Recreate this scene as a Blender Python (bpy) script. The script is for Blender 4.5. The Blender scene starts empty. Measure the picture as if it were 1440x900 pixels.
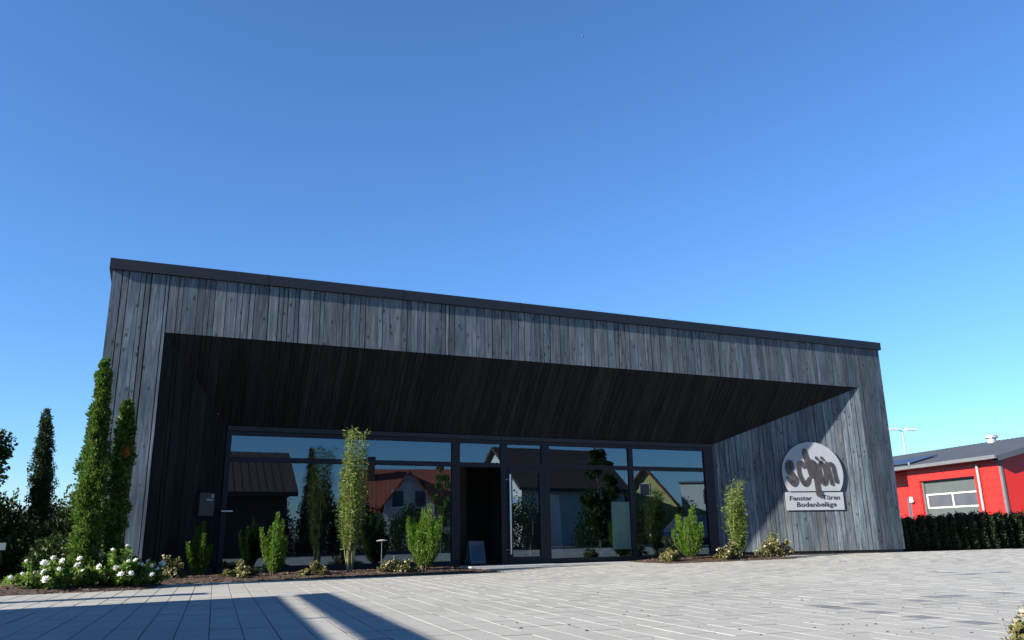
import bpy, math, random
import numpy as np
from mathutils import Vector, Matrix

SC = bpy.context.scene
COL = SC.collection
rad = math.radians

# ------------------------------------------------------------------ camera, light
CAM = Vector((1.0216, -16.3932, 0.5225))
YAW, PITCH, ROLL = 0.4213, 0.2636, -0.0154
fw = Vector((math.sin(YAW)*math.cos(PITCH), math.cos(YAW)*math.cos(PITCH), math.sin(PITCH)))
rt0 = Vector((math.cos(YAW), -math.sin(YAW), 0)); up0 = rt0.cross(fw)
rt = rt0*math.cos(ROLL) + up0*math.sin(ROLL); up = -rt0*math.sin(ROLL) + up0*math.cos(ROLL)
cam = bpy.data.cameras.new("camera"); camo = bpy.data.objects.new("camera", cam); COL.objects.link(camo)
camo.matrix_world = Matrix(((rt.x, up.x, -fw.x, CAM.x), (rt.y, up.y, -fw.y, CAM.y), (rt.z, up.z, -fw.z, CAM.z), (0, 0, 0, 1)))
cam.sensor_fit = 'HORIZONTAL'; cam.sensor_width = 36; cam.lens = 1126.71/1440*36
cam.clip_start = 0.05; cam.clip_end = 30000
SC.camera = camo

SUNV = Vector((-0.95, -0.109, 0.433)).normalized()       # towards the sun
EL = math.asin(SUNV.z); AZ = math.atan2(SUNV.x, SUNV.y)
world = bpy.data.worlds.new("World"); SC.world = world; world.use_nodes = True
wn = world.node_tree; wn.nodes.clear()
sky = wn.nodes.new('ShaderNodeTexSky'); sky.sky_type = 'NISHITA'; sky.sun_disc = False
sky.sun_elevation = EL; sky.sun_rotation = AZ
sky.altitude = 0; sky.air_density = 1.1; sky.dust_density = 0.0; sky.ozone_density = 9.5
bg = wn.nodes.new('ShaderNodeBackground'); bg.inputs['Strength'].default_value = 0.0735
wo = wn.nodes.new('ShaderNodeOutputWorld')
wn.links.new(sky.outputs[0], bg.inputs[0]); wn.links.new(bg.outputs[0], wo.inputs[0])
sun = bpy.data.lights.new("sun", 'SUN'); sun.energy = 5.0; sun.angle = rad(0.5); sun.color = (1.0, 0.92, 0.81)
suno = bpy.data.objects.new("sun", sun); COL.objects.link(suno)
suno.rotation_euler = SUNV.to_track_quat('Z', 'Y').to_euler(); suno.location = (-30, -5, 30)
SC.view_settings.view_transform = 'Standard'; SC.view_settings.look = 'None'
SC.view_settings.exposure = 1.6; SC.view_settings.gamma = 1; SC.view_settings.use_curve_mapping = False
SC.render.engine = 'CYCLES'
SC.cycles.max_bounces = 8; SC.cycles.transparent_max_bounces = 16

# ------------------------------------------------------------------ materials
def nd(nt, typ, **kw):
    n = nt.nodes.new(typ)
    for k, v in kw.items():
        if k in n.inputs: n.inputs[k].default_value = v
        else: setattr(n, k, v)
    return n
def base_mat(name, color=(.5, .5, .5), rough=.6, metal=0., spec=.5):
    m = bpy.data.materials.new(name); m.use_nodes = True
    b = m.node_tree.nodes['Principled BSDF']
    b.inputs['Base Color'].default_value = (*color, 1); b.inputs['Roughness'].default_value = rough
    b.inputs['Metallic'].default_value = metal; b.inputs['Specular IOR Level'].default_value = spec
    return m, m.node_tree, b
def ramp(nt, stops):
    r = nt.nodes.new('ShaderNodeValToRGB'); e = r.color_ramp.elements
    while len(e) < len(stops): e.new(0.5)
    for k, (p, c) in zip(e, stops):
        k.position = p; k.color = (*c, 1) if len(c) == 3 else c
    return r
def noisy(name, c1, c2, scale=6., rough=.6, metal=0., bump=0., detail=5, spec=.5, coord='Object'):
    m, nt, b = base_mat(name, c1, rough, metal, spec)
    tc = nd(nt, 'ShaderNodeTexCoord')
    n = nd(nt, 'ShaderNodeTexNoise', Scale=scale, Detail=detail)
    nt.links.new(tc.outputs[coord], n.inputs['Vector'])
    r = ramp(nt, [(.3, c1), (.7, c2)]); nt.links.new(n.outputs['Fac'], r.inputs[0])
    nt.links.new(r.outputs[0], b.inputs['Base Color'])
    if bump:
        bp = nd(nt, 'ShaderNodeBump', Strength=bump, Distance=.02)
        nt.links.new(n.outputs['Fac'], bp.inputs['Height']); nt.links.new(bp.outputs[0], b.inputs['Normal'])
    return m

def wood_mat(name, dark, light, pale, spec=.3):
    m, nt, b = base_mat(name, rough=.75, spec=spec)
    uv = nd(nt, 'ShaderNodeUVMap'); geo = nd(nt, 'ShaderNodeNewGeometry')
    def mp(s):
        k = nd(nt, 'ShaderNodeMapping'); k.inputs['Scale'].default_value = s
        nt.links.new(uv.outputs[0], k.inputs[0]); return k
    g = nd(nt, 'ShaderNodeTexNoise', Scale=1., Detail=6, Roughness=.65, Distortion=.6); nt.links.new(mp((26, 1.3, 1)).outputs[0], g.inputs['Vector'])
    f = nd(nt, 'ShaderNodeTexNoise', Scale=1., Detail=3); nt.links.new(mp((170, 4, 1)).outputs[0], f.inputs['Vector'])
    blot = nd(nt, 'ShaderNodeTexNoise', Scale=1., Detail=4); nt.links.new(mp((5, .9, 1)).outputs[0], blot.inputs['Vector'])
    mx = nd(nt, 'ShaderNodeMath', operation='MULTIPLY_ADD'); mx.inputs[1].default_value = .45
    nt.links.new(f.outputs['Fac'], mx.inputs[0]); nt.links.new(g.outputs['Fac'], mx.inputs[2])
    ad = nd(nt, 'ShaderNodeMath', operation='MULTIPLY_ADD'); ad.inputs[1].default_value = .5
    nt.links.new(blot.outputs['Fac'], ad.inputs[0]); nt.links.new(mx.outputs[0], ad.inputs[2])
    r = ramp(nt, [(.62, dark), (1.0, light), (1.25 if False else 1.0, light)])
    r = ramp(nt, [(.0, dark), (.55, light), (1.0, pale)])
    mr = nd(nt, 'ShaderNodeMapRange'); mr.inputs[1].default_value = .76; mr.inputs[2].default_value = 1.16
    nt.links.new(ad.outputs[0], mr.inputs[0]); nt.links.new(mr.outputs[0], r.inputs[0])
    # per-board tone
    hs = nd(nt, 'ShaderNodeHueSaturation')
    v = nd(nt, 'ShaderNodeMapRange'); v.inputs[3].default_value = .70; v.inputs[4].default_value = 1.28
    nt.links.new(geo.outputs['Random Per Island'], v.inputs[0]); nt.links.new(v.outputs[0], hs.inputs['Value'])
    sx = nd(nt, 'ShaderNodeMath', operation='FRACT'); ml = nd(nt, 'ShaderNodeMath', operation='MULTIPLY'); ml.inputs[1].default_value = 37.7
    nt.links.new(geo.outputs['Random Per Island'], ml.inputs[0]); nt.links.new(ml.outputs[0], sx.inputs[0])
    s2 = nd(nt, 'ShaderNodeMapRange'); s2.inputs[3].default_value = .65; s2.inputs[4].default_value = 1.25
    nt.links.new(sx.outputs[0], s2.inputs[0]); nt.links.new(s2.outputs[0], hs.inputs['Saturation'])
    nt.links.new(r.outputs[0], hs.inputs['Color'])
    # knots
    vo = nd(nt, 'ShaderNodeTexVoronoi', Scale=1.); nt.links.new(mp((8, 4.6, 1)).outputs[0], vo.inputs['Vector'])
    kr = ramp(nt, [(.11, (1, 1, 1)), (.27, (0, 0, 0))]); nt.links.new(vo.outputs['Distance'], kr.inputs[0])
    sep = nd(nt, 'ShaderNodeSeparateColor'); nt.links.new(vo.outputs['Color'], sep.inputs[0])
    gt = nd(nt, 'ShaderNodeMath', operation='GREATER_THAN'); gt.inputs[1].default_value = .55; nt.links.new(sep.outputs[0], gt.inputs[0])
    km = nd(nt, 'ShaderNodeMath', operation='MULTIPLY'); nt.links.new(kr.outputs[0], km.inputs[0]); nt.links.new(gt.outputs[0], km.inputs[1])
    k8 = nd(nt, 'ShaderNodeMath', operation='MULTIPLY'); k8.inputs[1].default_value = .8; nt.links.new(km.outputs[0], k8.inputs[0])
    mix = nd(nt, 'ShaderNodeMix', data_type='RGBA'); nt.links.new(k8.outputs[0], mix.inputs[0])
    nt.links.new(hs.outputs[0], mix.inputs[6]); mix.inputs[7].default_value = (.012, .012, .014, 1)
    nt.links.new(mix.outputs[2], b.inputs['Base Color'])
    bp = nd(nt, 'ShaderNodeBump', Strength=.35, Distance=.004); nt.links.new(mx.outputs[0], bp.inputs['Height'])
    nt.links.new(bp.outputs[0], b.inputs['Normal'])
    return m

def leaf_mat(name, c1, c2, tip=None, trans=.3, clump=3., rough=.5):
    m = bpy.data.materials.new(name); m.use_nodes = True; nt = m.node_tree
    b = nt.nodes['Principled BSDF']; out = nt.nodes['Material Output']
    b.inputs['Roughness'].default_value = rough; b.inputs['Specular IOR Level'].default_value = .22
    geo = nd(nt, 'ShaderNodeNewGeometry'); tc = nd(nt, 'ShaderNodeTexCoord')
    n = nd(nt, 'ShaderNodeTexNoise', Scale=clump, Detail=3); nt.links.new(tc.outputs['Object'], n.inputs['Vector'])
    a = nd(nt, 'ShaderNodeMath', operation='MULTIPLY_ADD'); a.inputs[1].default_value = .55
    nt.links.new(geo.outputs['Random Per Island'], a.inputs[0]); nt.links.new(n.outputs['Fac'], a.inputs[2])
    st = [(.35, c1), (.95, c2)]
    if tip: st.append((1.0, tip))
    r = ramp(nt, st); nt.links.new(a.outputs[0], r.inputs[0])
    nt.links.new(r.outputs[0], b.inputs['Base Color'])
    t = nd(nt, 'ShaderNodeBsdfTranslucent'); nt.links.new(r.outputs[0], t.inputs[0])
    ms = nd(nt, 'ShaderNodeMixShader'); ms.inputs[0].default_value = trans
    nt.links.new(b.outputs[0], ms.inputs[1]); nt.links.new(t.outputs[0], ms.inputs[2]); nt.links.new(ms.outputs[0], out.inputs[0])
    return m

def glass_mat(name, f0_ior=2.35, tint=(.78, .82, .81)):
    m = bpy.data.materials.new(name); m.use_nodes = True; nt = m.node_tree; nt.nodes.clear()
    out = nd(nt, 'ShaderNodeOutputMaterial'); fr = nd(nt, 'ShaderNodeFresnel', IOR=f0_ior)
    tr = nd(nt, 'ShaderNodeBsdfTransparent'); tr.inputs[0].default_value = (*tint, 1)
    gl = nd(nt, 'ShaderNodeBsdfGlossy', Roughness=0.0); gl.inputs[0].default_value = (.60, .82, 1., 1)
    tc = nd(nt, 'ShaderNodeTexCoord'); n = nd(nt, 'ShaderNodeTexNoise', Scale=.9, Detail=1); nt.links.new(tc.outputs['Object'], n.inputs['Vector'])
    bp = nd(nt, 'ShaderNodeBump', Strength=.02, Distance=.02); nt.links.new(n.outputs['Fac'], bp.inputs['Height']); nt.links.new(bp.outputs[0], gl.inputs['Normal'])
    mx = nd(nt, 'ShaderNodeMixShader'); gg = nd(nt, 'ShaderNodeNewGeometry'); iv = nd(nt, 'ShaderNodeMath', operation='SUBTRACT'); iv.inputs[0].default_value = 1.; nt.links.new(gg.outputs['Backfacing'], iv.inputs[1])
    fm = nd(nt, 'ShaderNodeMath', operation='MULTIPLY'); nt.links.new(fr.outputs[0], fm.inputs[0]); nt.links.new(iv.outputs[0], fm.inputs[1]); nt.links.new(fm.outputs[0], mx.inputs[0]); nt.links.new(tr.outputs[0], mx.inputs[1]); nt.links.new(gl.outputs[0], mx.inputs[2])
    nt.links.new(mx.outputs[0], out.inputs[0]); return m

M = {}
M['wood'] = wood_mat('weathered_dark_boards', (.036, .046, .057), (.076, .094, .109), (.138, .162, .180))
M['wood_shaded'] = wood_mat('shade_toned_boards', (.007, .007, .008), (.012, .012, .013), (.021, .0205, .021), .12)  # same boards, with the shade of soffit and left splay put into the colour
M['cap'] = noisy('anthracite_roof_metal', (.011, .014, .020), (.015, .018, .024), 2., .5, 0., spec=.3)
M['frame'] = noisy('anthracite_window_frame', (.007, .008, .012), (.010, .011, .015), 3., .5, spec=.25)
M['flash'] = noisy('dark_flashing', (.02, .02, .022), (.026, .026, .028), 3., .6, spec=.25)
M['glass'] = glass_mat('window_glass')
M['dark'] = noisy('black_plinth', (.012, .012, .014), (.02, .02, .022), 5., .8)
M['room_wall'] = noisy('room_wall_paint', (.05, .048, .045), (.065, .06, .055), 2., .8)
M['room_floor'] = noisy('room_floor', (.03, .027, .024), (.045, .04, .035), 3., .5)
M['brown_wood'] = noisy('brown_door_wood', (.05, .025, .012), (.09, .045, .022), 9., .5)
M['chrome'] = noisy('brushed_steel', (.55, .55, .56), (.62, .62, .63), 20., .28, 1.)
M['white'] = noisy('white_paint', (.5, .5, .49), (.56, .56, .55), 4., .45)
M['sign'] = noisy('sign_board_silver', (.235, .255, .275), (.26, .28, .30), 5., .5)
M['brush'] = noisy('brush_letter_paint', (.024, .022, .023), (.054, .048, .048), 9., .35)
M['ink'] = noisy('dark_blue_ink', (.014, .014, .03), (.018, .018, .036), 5., .5)
M['sticker'] = noisy('pale_blue_sticker', (.35, .5, .58), (.4, .55, .62), 20., .4)
M['black'] = noisy('black_plastic', (.012, .010, .010), (.018, .016, .016), 6., .45)
M['stone'] = noisy('pale_threshold_stone', (.33, .33, .31), (.42, .42, .39), 9., .7, bump=.1)
M['blue_board'] = noisy('blue_grey_poster', (.12, .18, .24), (.17, .24, .30), 4., .5)
M['panel_green'] = noisy('pale_green_panel', (.40, .50, .47), (.45, .55, .52), 2., .5)
M['red'] = noisy('red_facade_paint', (.46, .016, .011), (.50, .019, .013), .6, .45)
M['roof_grey'] = noisy('grey_metal_roof', (.05, .06, .075), (.062, .073, .088), 1.2, .55)
M['trim_grey'] = noisy('grey_metal_trim', (.09, .10, .108), (.11, .12, .128), 3., .5)
M['door_green'] = noisy('grey_green_door_panel', (.058, .072, .069), (.068, .082, .079), 2., .5)
M['dark_glass'] = noisy('dark_glazing', (.05, .055, .07), (.07, .075, .09), 1.5, .12)
M['solar'] = noisy('solar_cells', (.02, .03, .06), (.03, .04, .075), 6., .4, spec=.3)
M['zinc'] = noisy('zinc', (.26, .27, .28), (.33, .34, .35), 8., .5, .3)
M['bark'] = noisy('tree_bark', (.05, .035, .025), (.10, .075, .055), 14., .9, bump=.4)
M['cane'] = noisy('bamboo_cane', (.16, .17, .06), (.26, .25, .11), 14., .5)
M['petal'] = leaf_mat('white_petals', (.72, .72, .66), (.82, .82, .78), None, .45, 14., .6)
M['bud'] = leaf_mat('cream_petals', (.42, .38, .24), (.62, .58, .44), None, .3, 30., .6)
M['yewleaf'] = leaf_mat('yew_needles', (.024, .066, .005), (.080, .170, .010), None, .3, 5.)
M['cypleaf'] = leaf_mat('conifer_needles', (.030, .068, .010), (.088, .155, .024), None, .3, 3.)
M['cypdark'] = leaf_mat('dark_conifer_needles', (.012, .03, .012), (.03, .06, .022), None, .2, 3.)
M['hedgeleaf'] = leaf_mat('hedge_needles', (.008, .016, .008), (.022, .036, .014), None, .12, 4.)
M['bamleaf'] = leaf_mat('bamboo_leaves', (.038, .076, .012), (.130, .180, .038), None, .35, 4.)
M['lowleaf'] = leaf_mat('ground_rose_leaves', (.040, .052, .016), (.14, .135, .045), (.24, .20, .09), .25, 9.)
M['roseleaf'] = leaf_mat('rose_leaves', (.035, .085, .016), (.13, .24, .035), (.2, .26, .06), .45, 5., .4)
M['treeleaf'] = leaf_mat('garden_tree_leaves', (.012, .028, .008), (.035, .07, .015), None, .25, 1.5)
M['redleaf'] = leaf_mat('russet_sprig', (.3, .06, .02), (.45, .1, .03), None, .3, 9.)
M['tile_brown'] = noisy('brown_roof_tiles', (.05, .035, .03), (.075, .05, .042), 5., .7)
M['tile_red'] = noisy('red_roof_tiles', (.22, .06, .035), (.30, .085, .05), 5., .7)
M['render_white'] = noisy('white_house_render', (.5, .5, .48), (.55, .55, .53), 1.5, .8)
M['render_yellow'] = noisy('yellow_house_render', (.48, .46, .17), (.52, .5, .2), 1.5, .8)
M['render_grey'] = noisy('grey_house_render', (.20, .20, .20), (.26, .26, .25), 1.5, .8)
M['screen'] = noisy('grey_shadow_caster', (.25, .25, .25), (.32, .32, .31), 3., .7)
M['car_dark'] = noisy('dark_car_paint', (.02, .022, .028), (.025, .027, .034), 1., .2)
M['car_white'] = noisy('white_car_paint', (.6, .62, .64), (.66, .68, .7), 1., .25)
M['tyre'] = noisy('tyre_rubber', (.015, .015, .015), (.025, .025, .025), 20., .8)
M['lamp_glass'] = noisy('headlamp_lens', (.6, .62, .65), (.75, .76, .78), 9., .12)
M['asphalt'] = noisy('asphalt', (.045, .046, .048), (.065, .066, .068), 3., .85, bump=.15, detail=10)
M['hill'] = noisy('far_green_hill', (.03, .055, .03), (.06, .09, .045), .05, .9, detail=8)
M['contrail'] = noisy('white_vapour', (.8, .8, .8), (.85, .85, .85), 1., .9)

def paving_mat():
    m, nt, b = base_mat('concrete_pavers', rough=.75, spec=.35)
    geo = nd(nt, 'ShaderNodeNewGeometry'); tc = nd(nt, 'ShaderNodeTexCoord')
    n1 = nd(nt, 'ShaderNodeTexNoise', Scale=.55, Detail=6, Roughness=.6); nt.links.new(tc.outputs['Object'], n1.inputs['Vector'])
    n2 = nd(nt, 'ShaderNodeTexNoise', Scale=55., Detail=4); nt.links.new(tc.outputs['Object'], n2.inputs['Vector'])
    n3 = nd(nt, 'ShaderNodeTexNoise', Scale=7., Detail=5, Roughness=.7); nt.links.new(tc.outputs['Object'], n3.inputs['Vector'])
    r = ramp(nt, [(.25, (.236, .235, .211)), (.5, (.278, .277, .251)), (.75, (.306, .304, .278))]); nt.links.new(n1.outputs['Fac'], r.inputs[0])
    v = nd(nt, 'ShaderNodeMapRange'); v.inputs[3].default_value = .955; v.inputs[4].default_value = 1.035
    nt.links.new(geo.outputs['Random Per Island'], v.inputs[0])
    v2 = nd(nt, 'ShaderNodeMapRange'); v2.inputs[1].default_value = .3; v2.inputs[2].default_value = .7; v2.inputs[3].default_value = .9; v2.inputs[4].default_value = 1.08
    nt.links.new(n2.outputs['Fac'], v2.inputs[0])
    mu = nd(nt, 'ShaderNodeMath', operation='MULTIPLY'); nt.links.new(v.outputs[0], mu.inputs[0]); nt.links.new(v2.outputs[0], mu.inputs[1])
    # small dark crumbs of dirt
    sp = nd(nt, 'ShaderNodeMapRange'); sp.inputs[1].default_value = .70; sp.inputs[2].default_value = .76; sp.inputs[3].default_value = 1.; sp.inputs[4].default_value = .55
    nt.links.new(n3.outputs['Fac'], sp.inputs[0])
    mu2 = nd(nt, 'ShaderNodeMath', operation='MULTIPLY'); nt.links.new(mu.outputs[0], mu2.inputs[0]); nt.links.new(sp.outputs[0], mu2.inputs[1])
    hs = nd(nt, 'ShaderNodeHueSaturation'); nt.links.new(r.outputs[0], hs.inputs['Color']); nt.links.new(mu2.outputs[0], hs.inputs['Value'])
    nt.links.new(hs.outputs[0], b.inputs['Base Color'])
    bp = nd(nt, 'ShaderNodeBump', Strength=.25, Distance=.003); nt.links.new(n2.outputs['Fac'], bp.inputs['Height']); nt.links.new(bp.outputs[0], b.inputs['Normal'])
    return m
M['paver'] = paving_mat()
M['paver_dark'] = noisy('dark_grey_pavers', (.125, .125, .13), (.15, .15, .155), 30., .75, bump=.1)
M['joint_sand'] = noisy('joint_sand', (.20, .19, .165), (.28, .265, .23), 30., .9)
M['mulch'] = noisy('bark_mulch', (.020, .012, .008), (.058, .033, .021), 25., .95, bump=.6)
M['mulch_bits'] = leaf_mat('bark_chips', (.03, .016, .010), (.12, .07, .042), (.2, .14, .09), 0., 8., .9)

# ------------------------------------------------------------------ mesh helpers
class MB:
    def __init__(s): s.v = []; s.f = []; s.mi = []; s.uv = []
    def face(s, pts, mi=0, uv=None):
        i = len(s.v); s.v += [tuple(p) for p in pts]; s.f.append(tuple(range(i, i+len(pts)))); s.mi.append(mi)
        s.uv += list(uv) if uv else [(0, 0)]*len(pts)
    def shell(s, pts, faces, mi=0, uvf=None):
        i = len(s.v); s.v += [tuple(p) for p in pts]
        for fc in faces:
            s.f.append(tuple(i+k for k in fc)); s.mi.append(mi)
            s.uv += [uvf(pts[k]) if uvf else (0, 0) for k in fc]
    def box(s, x0, x1, y0, y1, z0, z1, mi=0):
        p = [(x0, y0, z0), (x1, y0, z0), (x1, y1, z0), (x0, y1, z0), (x0, y0, z1), (x1, y0, z1), (x1, y1, z1), (x0, y1, z1)]
        s.shell(p, [(0, 3, 2, 1), (4, 5, 6, 7), (0, 1, 5, 4), (1, 2, 6, 5), (2, 3, 7, 6), (3, 0, 4, 7)], mi)
    def obox(s, c, ax, ay, az, hx, hy, hz, mi=0):
        c = Vector(c); ax, ay, az = Vector(ax)*hx, Vector(ay)*hy, Vector(az)*hz
        p = [c+a*ax+b*ay+d*az for d in (-1, 1) for a, b in ((-1, -1), (1, -1), (1, 1), (-1, 1))]
        s.shell(p, [(0, 3, 2, 1), (4, 5, 6, 7), (0, 1, 5, 4), (1, 2, 6, 5), (2, 3, 7, 6), (3, 0, 4, 7)], mi)
    def tube(s, pts, rads, n=8, mi=0, cap=True):
        pts = [Vector(p) for p in pts]
        if not hasattr(rads, '__len__'): rads = [rads]*len(pts)
        P = []
        for k, p in enumerate(pts):
            d = (pts[min(k+1, len(pts)-1)] - pts[max(k-1, 0)]).normalized()
            a = d.cross(Vector((0, 0, 1)) if abs(d.z) < .9 else Vector((1, 0, 0))).normalized(); b = d.cross(a)
            for j in range(n):
                t = 2*math.pi*j/n; P.append(p + (a*math.cos(t) + b*math.sin(t))*rads[k])
        F = []
        for k in range(len(pts)-1):
            for j in range(n):
                F.append((k*n+j, k*n+(j+1) % n, (k+1)*n+(j+1) % n, (k+1)*n+j))
        if cap:
            F.append(tuple(reversed(range(n)))); F.append(tuple((len(pts)-1)*n+j for j in range(n)))
        s.shell(P, F, mi)
    def prism(s, poly, z0, z1, fn=None, mi=0):          # poly: 2D outline, extruded; fn maps (a,b,c)->xyz
        fn = fn or (lambda a, b, c: (a, b, c)); n = len(poly)
        P = [fn(a, b, z0) for a, b in poly] + [fn(a, b, z1) for a, b in poly]
        F = [tuple(reversed(range(n))), tuple(range(n, 2*n))] + [(k, (k+1) % n, n+(k+1) % n, n+k) for k in range(n)]
        s.shell(P, F, mi)
    def build(s, name, mats, parent=None, origin=(0, 0, 0), smooth=False, loc=None):
        me = bpy.data.meshes.new(name); o = Vector(origin)
        me.from_pydata([tuple(Vector(p)-o) for p in s.v], [], s.f)
        if not isinstance(mats, (list, tuple)): mats = [mats]
        for m in mats: me.materials.append(m)
        if len(mats) > 1: me.polygons.foreach_set('material_index', s.mi)
        ul = me.uv_layers.new(name='UVMap'); ul.data.foreach_set('uv', [c for q in s.uv for c in q])
        if smooth: me.polygons.foreach_set('use_smooth', [True]*len(me.polygons))
        me.update()
        ob = bpy.data.objects.new(name, me); COL.objects.link(ob)
        if parent: ob.parent = parent
        if loc is not None: ob.location = loc
        return ob

def tag(o, label=None, cat=None, group=None, kind=None):
    if label: o['label'] = label
    if cat: o['category'] = cat
    if group: o['group'] = group
    if kind: o['kind'] = kind
    return o
def thing(name, label, cat, loc=(0, 0, 0), rz=0, group=None):
    o = bpy.data.objects.new(name, None); COL.objects.link(o); o.location = loc; o.rotation_euler = (0, 0, rz)
    o.empty_display_size = .2
    return tag(o, label, cat, group)
def copy_tree(o, parent=None):
    c = o.copy(); COL.objects.link(c)
    if parent: c.parent = parent
    for ch in list(o.children): copy_tree(ch, c)
    return c
def copy_thing(src, label, loc, rz=0, scale=1., group=None):
    c = copy_tree(src); c.location = loc; c.rotation_euler = (0, 0, rz)
    c.scale = scale if hasattr(scale, '__len__') else (scale,)*3
    c['label'] = label
    if group: c['group'] = group
    return c

def sm(a, b, x):
    t = min(1, max(0, (x-a)/(b-a))); return t*t*(3-2*t)
def gz(x): return -.15 + .10*sm(7, 20, x)              # ground level along the front

# ------------------------------------------------------------------ ground
rg = random.Random(4)
g = MB()
N = 40
xs = np.sign(np.linspace(-1, 1, N))*np.abs(np.linspace(-1, 1, N))**3*4000
def far_z(x, y): return -.20
for i in range(N-1):
    for j in range(N-1):
        g.face([(xs[i], xs[j], -.2), (xs[i+1], xs[j], -.2), (xs[i+1], xs[j+1], -.2), (xs[i], xs[j+1], -.2)])
tag(g.build('ground', M['asphalt']), kind='structure')

# pavers, each with chamfered long edges, rows running towards the building
GX = .074; nrm = math.sqrt(1+GX*GX); E1 = (GX/nrm, 1/nrm); E2 = (1/nrm, -GX/nrm)
W_, L_ = .239, .2395
X0 = 1.653+8*GX            # a joint passes here at y = 0
pv = MB(); seed = random.Random(11)
def P2(a, b): return (X0*1.0 + a*E2[0] + b*E1[0], a*E2[1] + b*E1[1])
dark_cells = set()
def cell(x, y):
    dx = x-X0; return (math.floor((dx*E2[0]+y*E2[1])/W_), math.floor((dx*E1[0]+y*E1[1])/L_))
for x, y in [(6.86, -11.96), (6.83, -11.48), (6.81, -11.0), (6.80, -10.55), (6.80, -10.31), (7.44, -10.30), (7.96, -10.27), (8.44, -10.24), (8.91, -10.25), (9.4, -10.27), (9.9, -10.3), (10.4, -10.3),
             (12.2, -7.85), (12.4, -7.87), (12.9, -7.9), (13.4, -7.95), (13.9, -8.0), (12.38, -7.45), (12.35, -7.0)]:
    dark_cells.add(cell(x, y))
ch0, dp0 = .0042, .0033
colk = [seed.uniform(.45, 1.1) for _ in range(140)]
for i in range(-24, 112):
    off = 0
    for j in range(-74, 6):
        a0, a1 = i*W_, (i+1)*W_; b0, b1 = j*L_, (j+1)*L_
        cx, cy = P2((a0+a1)/2, (b0+b1)/2)
        if cx < -5.5 or cx > 24.6 or cy > .9 or cy < -13.7: continue
        if cy > .3 and cx > 7.3 and False: continue
        if cx > 20.1 and cy > .3+.055*(cx-20.1): continue
        wide = (j % 10 == 7)
        gp = .0035 if wide else .0009
        k_ = colk[i+24] + seed.uniform(-.12, .12) if seed.random() > .14 else .2; ch, dp = ch0*k_, dp0*k_
        zt = gz(cx) + seed.uniform(-.0012, .0012)
        ap = (a0+.0035, a0+.0035+ch, a1-.0035-ch, a1-.0035)
        zz = (zt-dp, zt, zt, zt-dp)
        bb = (b0+gp, b1-gp)
        P = []
        for b in bb:
            for a, z in zip(ap, zz):
                x, y = P2(a, b); P.append((x, y, z + gz(x)-gz(cx)))
        mi = 1 if (i, j) in dark_cells else 0
        pv.shell(P, [(0, 1, 5, 4), (1, 2, 6, 5), (2, 3, 7, 6)], mi)
po = pv.build('paving', [M['paver'], M['paver_dark']]); tag(po, kind='structure')
js = MB()
xr = [-5.6] + [7+.5*k for k in range(27)] + [24.7]
for a, b in zip(xr[:-1], xr[1:]):
    js.face([(a, -13.8, gz(a)-.011), (b, -13.8, gz(b)-.011), (b, .95, gz(b)-.011), (a, .95, gz(a)-.011)])
tag(js.build('joint_sand_bed', M['joint_sand']), kind='structure')

# ------------------------------------------------------------------ main building
HS, HT, DY, S = 4.422, 5.571, 1.3267, 1.21
XA, XB, W, GL, GR = 1.02, 19.02, 20.0, 2.4073, 14.8014
HG = HS - S*DY
ZB = .03
bld = thing('timber_building', 'long flat-roofed building clad in dark weathered vertical boards with a deep splayed glass entrance', 'building', (10, 0, -.15))
OB = (10, 0, -.15)
rb = random.Random(7)
def cuts(x0, x1):
    xs = [x0]
    while xs[-1] < x1-.001:
        w = rb.choice([.085, .10, .12, .14, .16, .18, .21, .24, .27]); xs.append(xs[-1]+w)
    xs[-1] = x1
    if xs[-1]-xs[-2] < .05: xs.pop(-2)
    return xs
def board(mb, q, nrm, t, gap=.004):
    """q = 4 corners bottom-left, bottom-right, top-right, top-left on the base plane"""
    q = [Vector(p) for p in q]; n = Vector(nrm).normalized()
    gap *= rb.choice([1.1, 1.5, 2.1, 3.])
    eb = (q[1]-q[0]); et = (q[2]-q[3])
    if eb.length < .015: return
    ub = eb.normalized(); ut = et.normalized() if et.length > 1e-4 else ub
    q = [q[0]+ub*gap, q[1]-ub*gap, q[2]-ut*gap if et.length > .02 else q[2], q[3]+ut*gap if et.length > .02 else q[3]]
    fr = [p+n*t for p in q]
    ou, ov = rb.uniform(0, 50), rb.uniform(0, 50)
    w = (q[1]-q[0]).length; h1 = (q[3]-q[0]).length; h2 = (q[2]-q[1]).length
    uv = [(ou, ov), (ou+w, ov), (ou+w, ov+h2), (ou, ov+h1)]
    i = len(mb.v); mb.v += [tuple(p) for p in q+fr]
    for fc, um in (((4, 5, 6, 7), (0, 1, 2, 3)), ((0, 4, 7, 3), (0, 0, 3, 3)), ((5, 1, 2, 6), (1, 1, 2, 2)), ((0, 1, 5, 4), (0, 1, 1, 0)), ((7, 6, 2, 3), (3, 2, 2, 3))):
        mb.f.append(tuple(i+k for k in fc)); mb.mi.append(0); mb.uv += [uv[k] for k in um]
fc = MB(); sf = MB(); gapd = .004
cl = cuts(0, XA); cm = cuts(XA, XB); cr = cuts(XB, W)
TB = .026
def thick(): return TB + rb.choice([0, 0, .0012, .0025])
for c in (cl, cr):
    for a, b in zip(c[:-1], c[1:]):
        board(fc, [(a, TB, ZB), (b, TB, ZB), (b, TB, HT), (a, TB, HT)], (0, -1, 0), thick())
for a, b in zip(cm[:-1], cm[1:]):
    board(fc, [(a, TB, HS), (b, TB, HS), (b, TB, HT), (a, TB, HT)], (0, -1, 0), thick())
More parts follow.
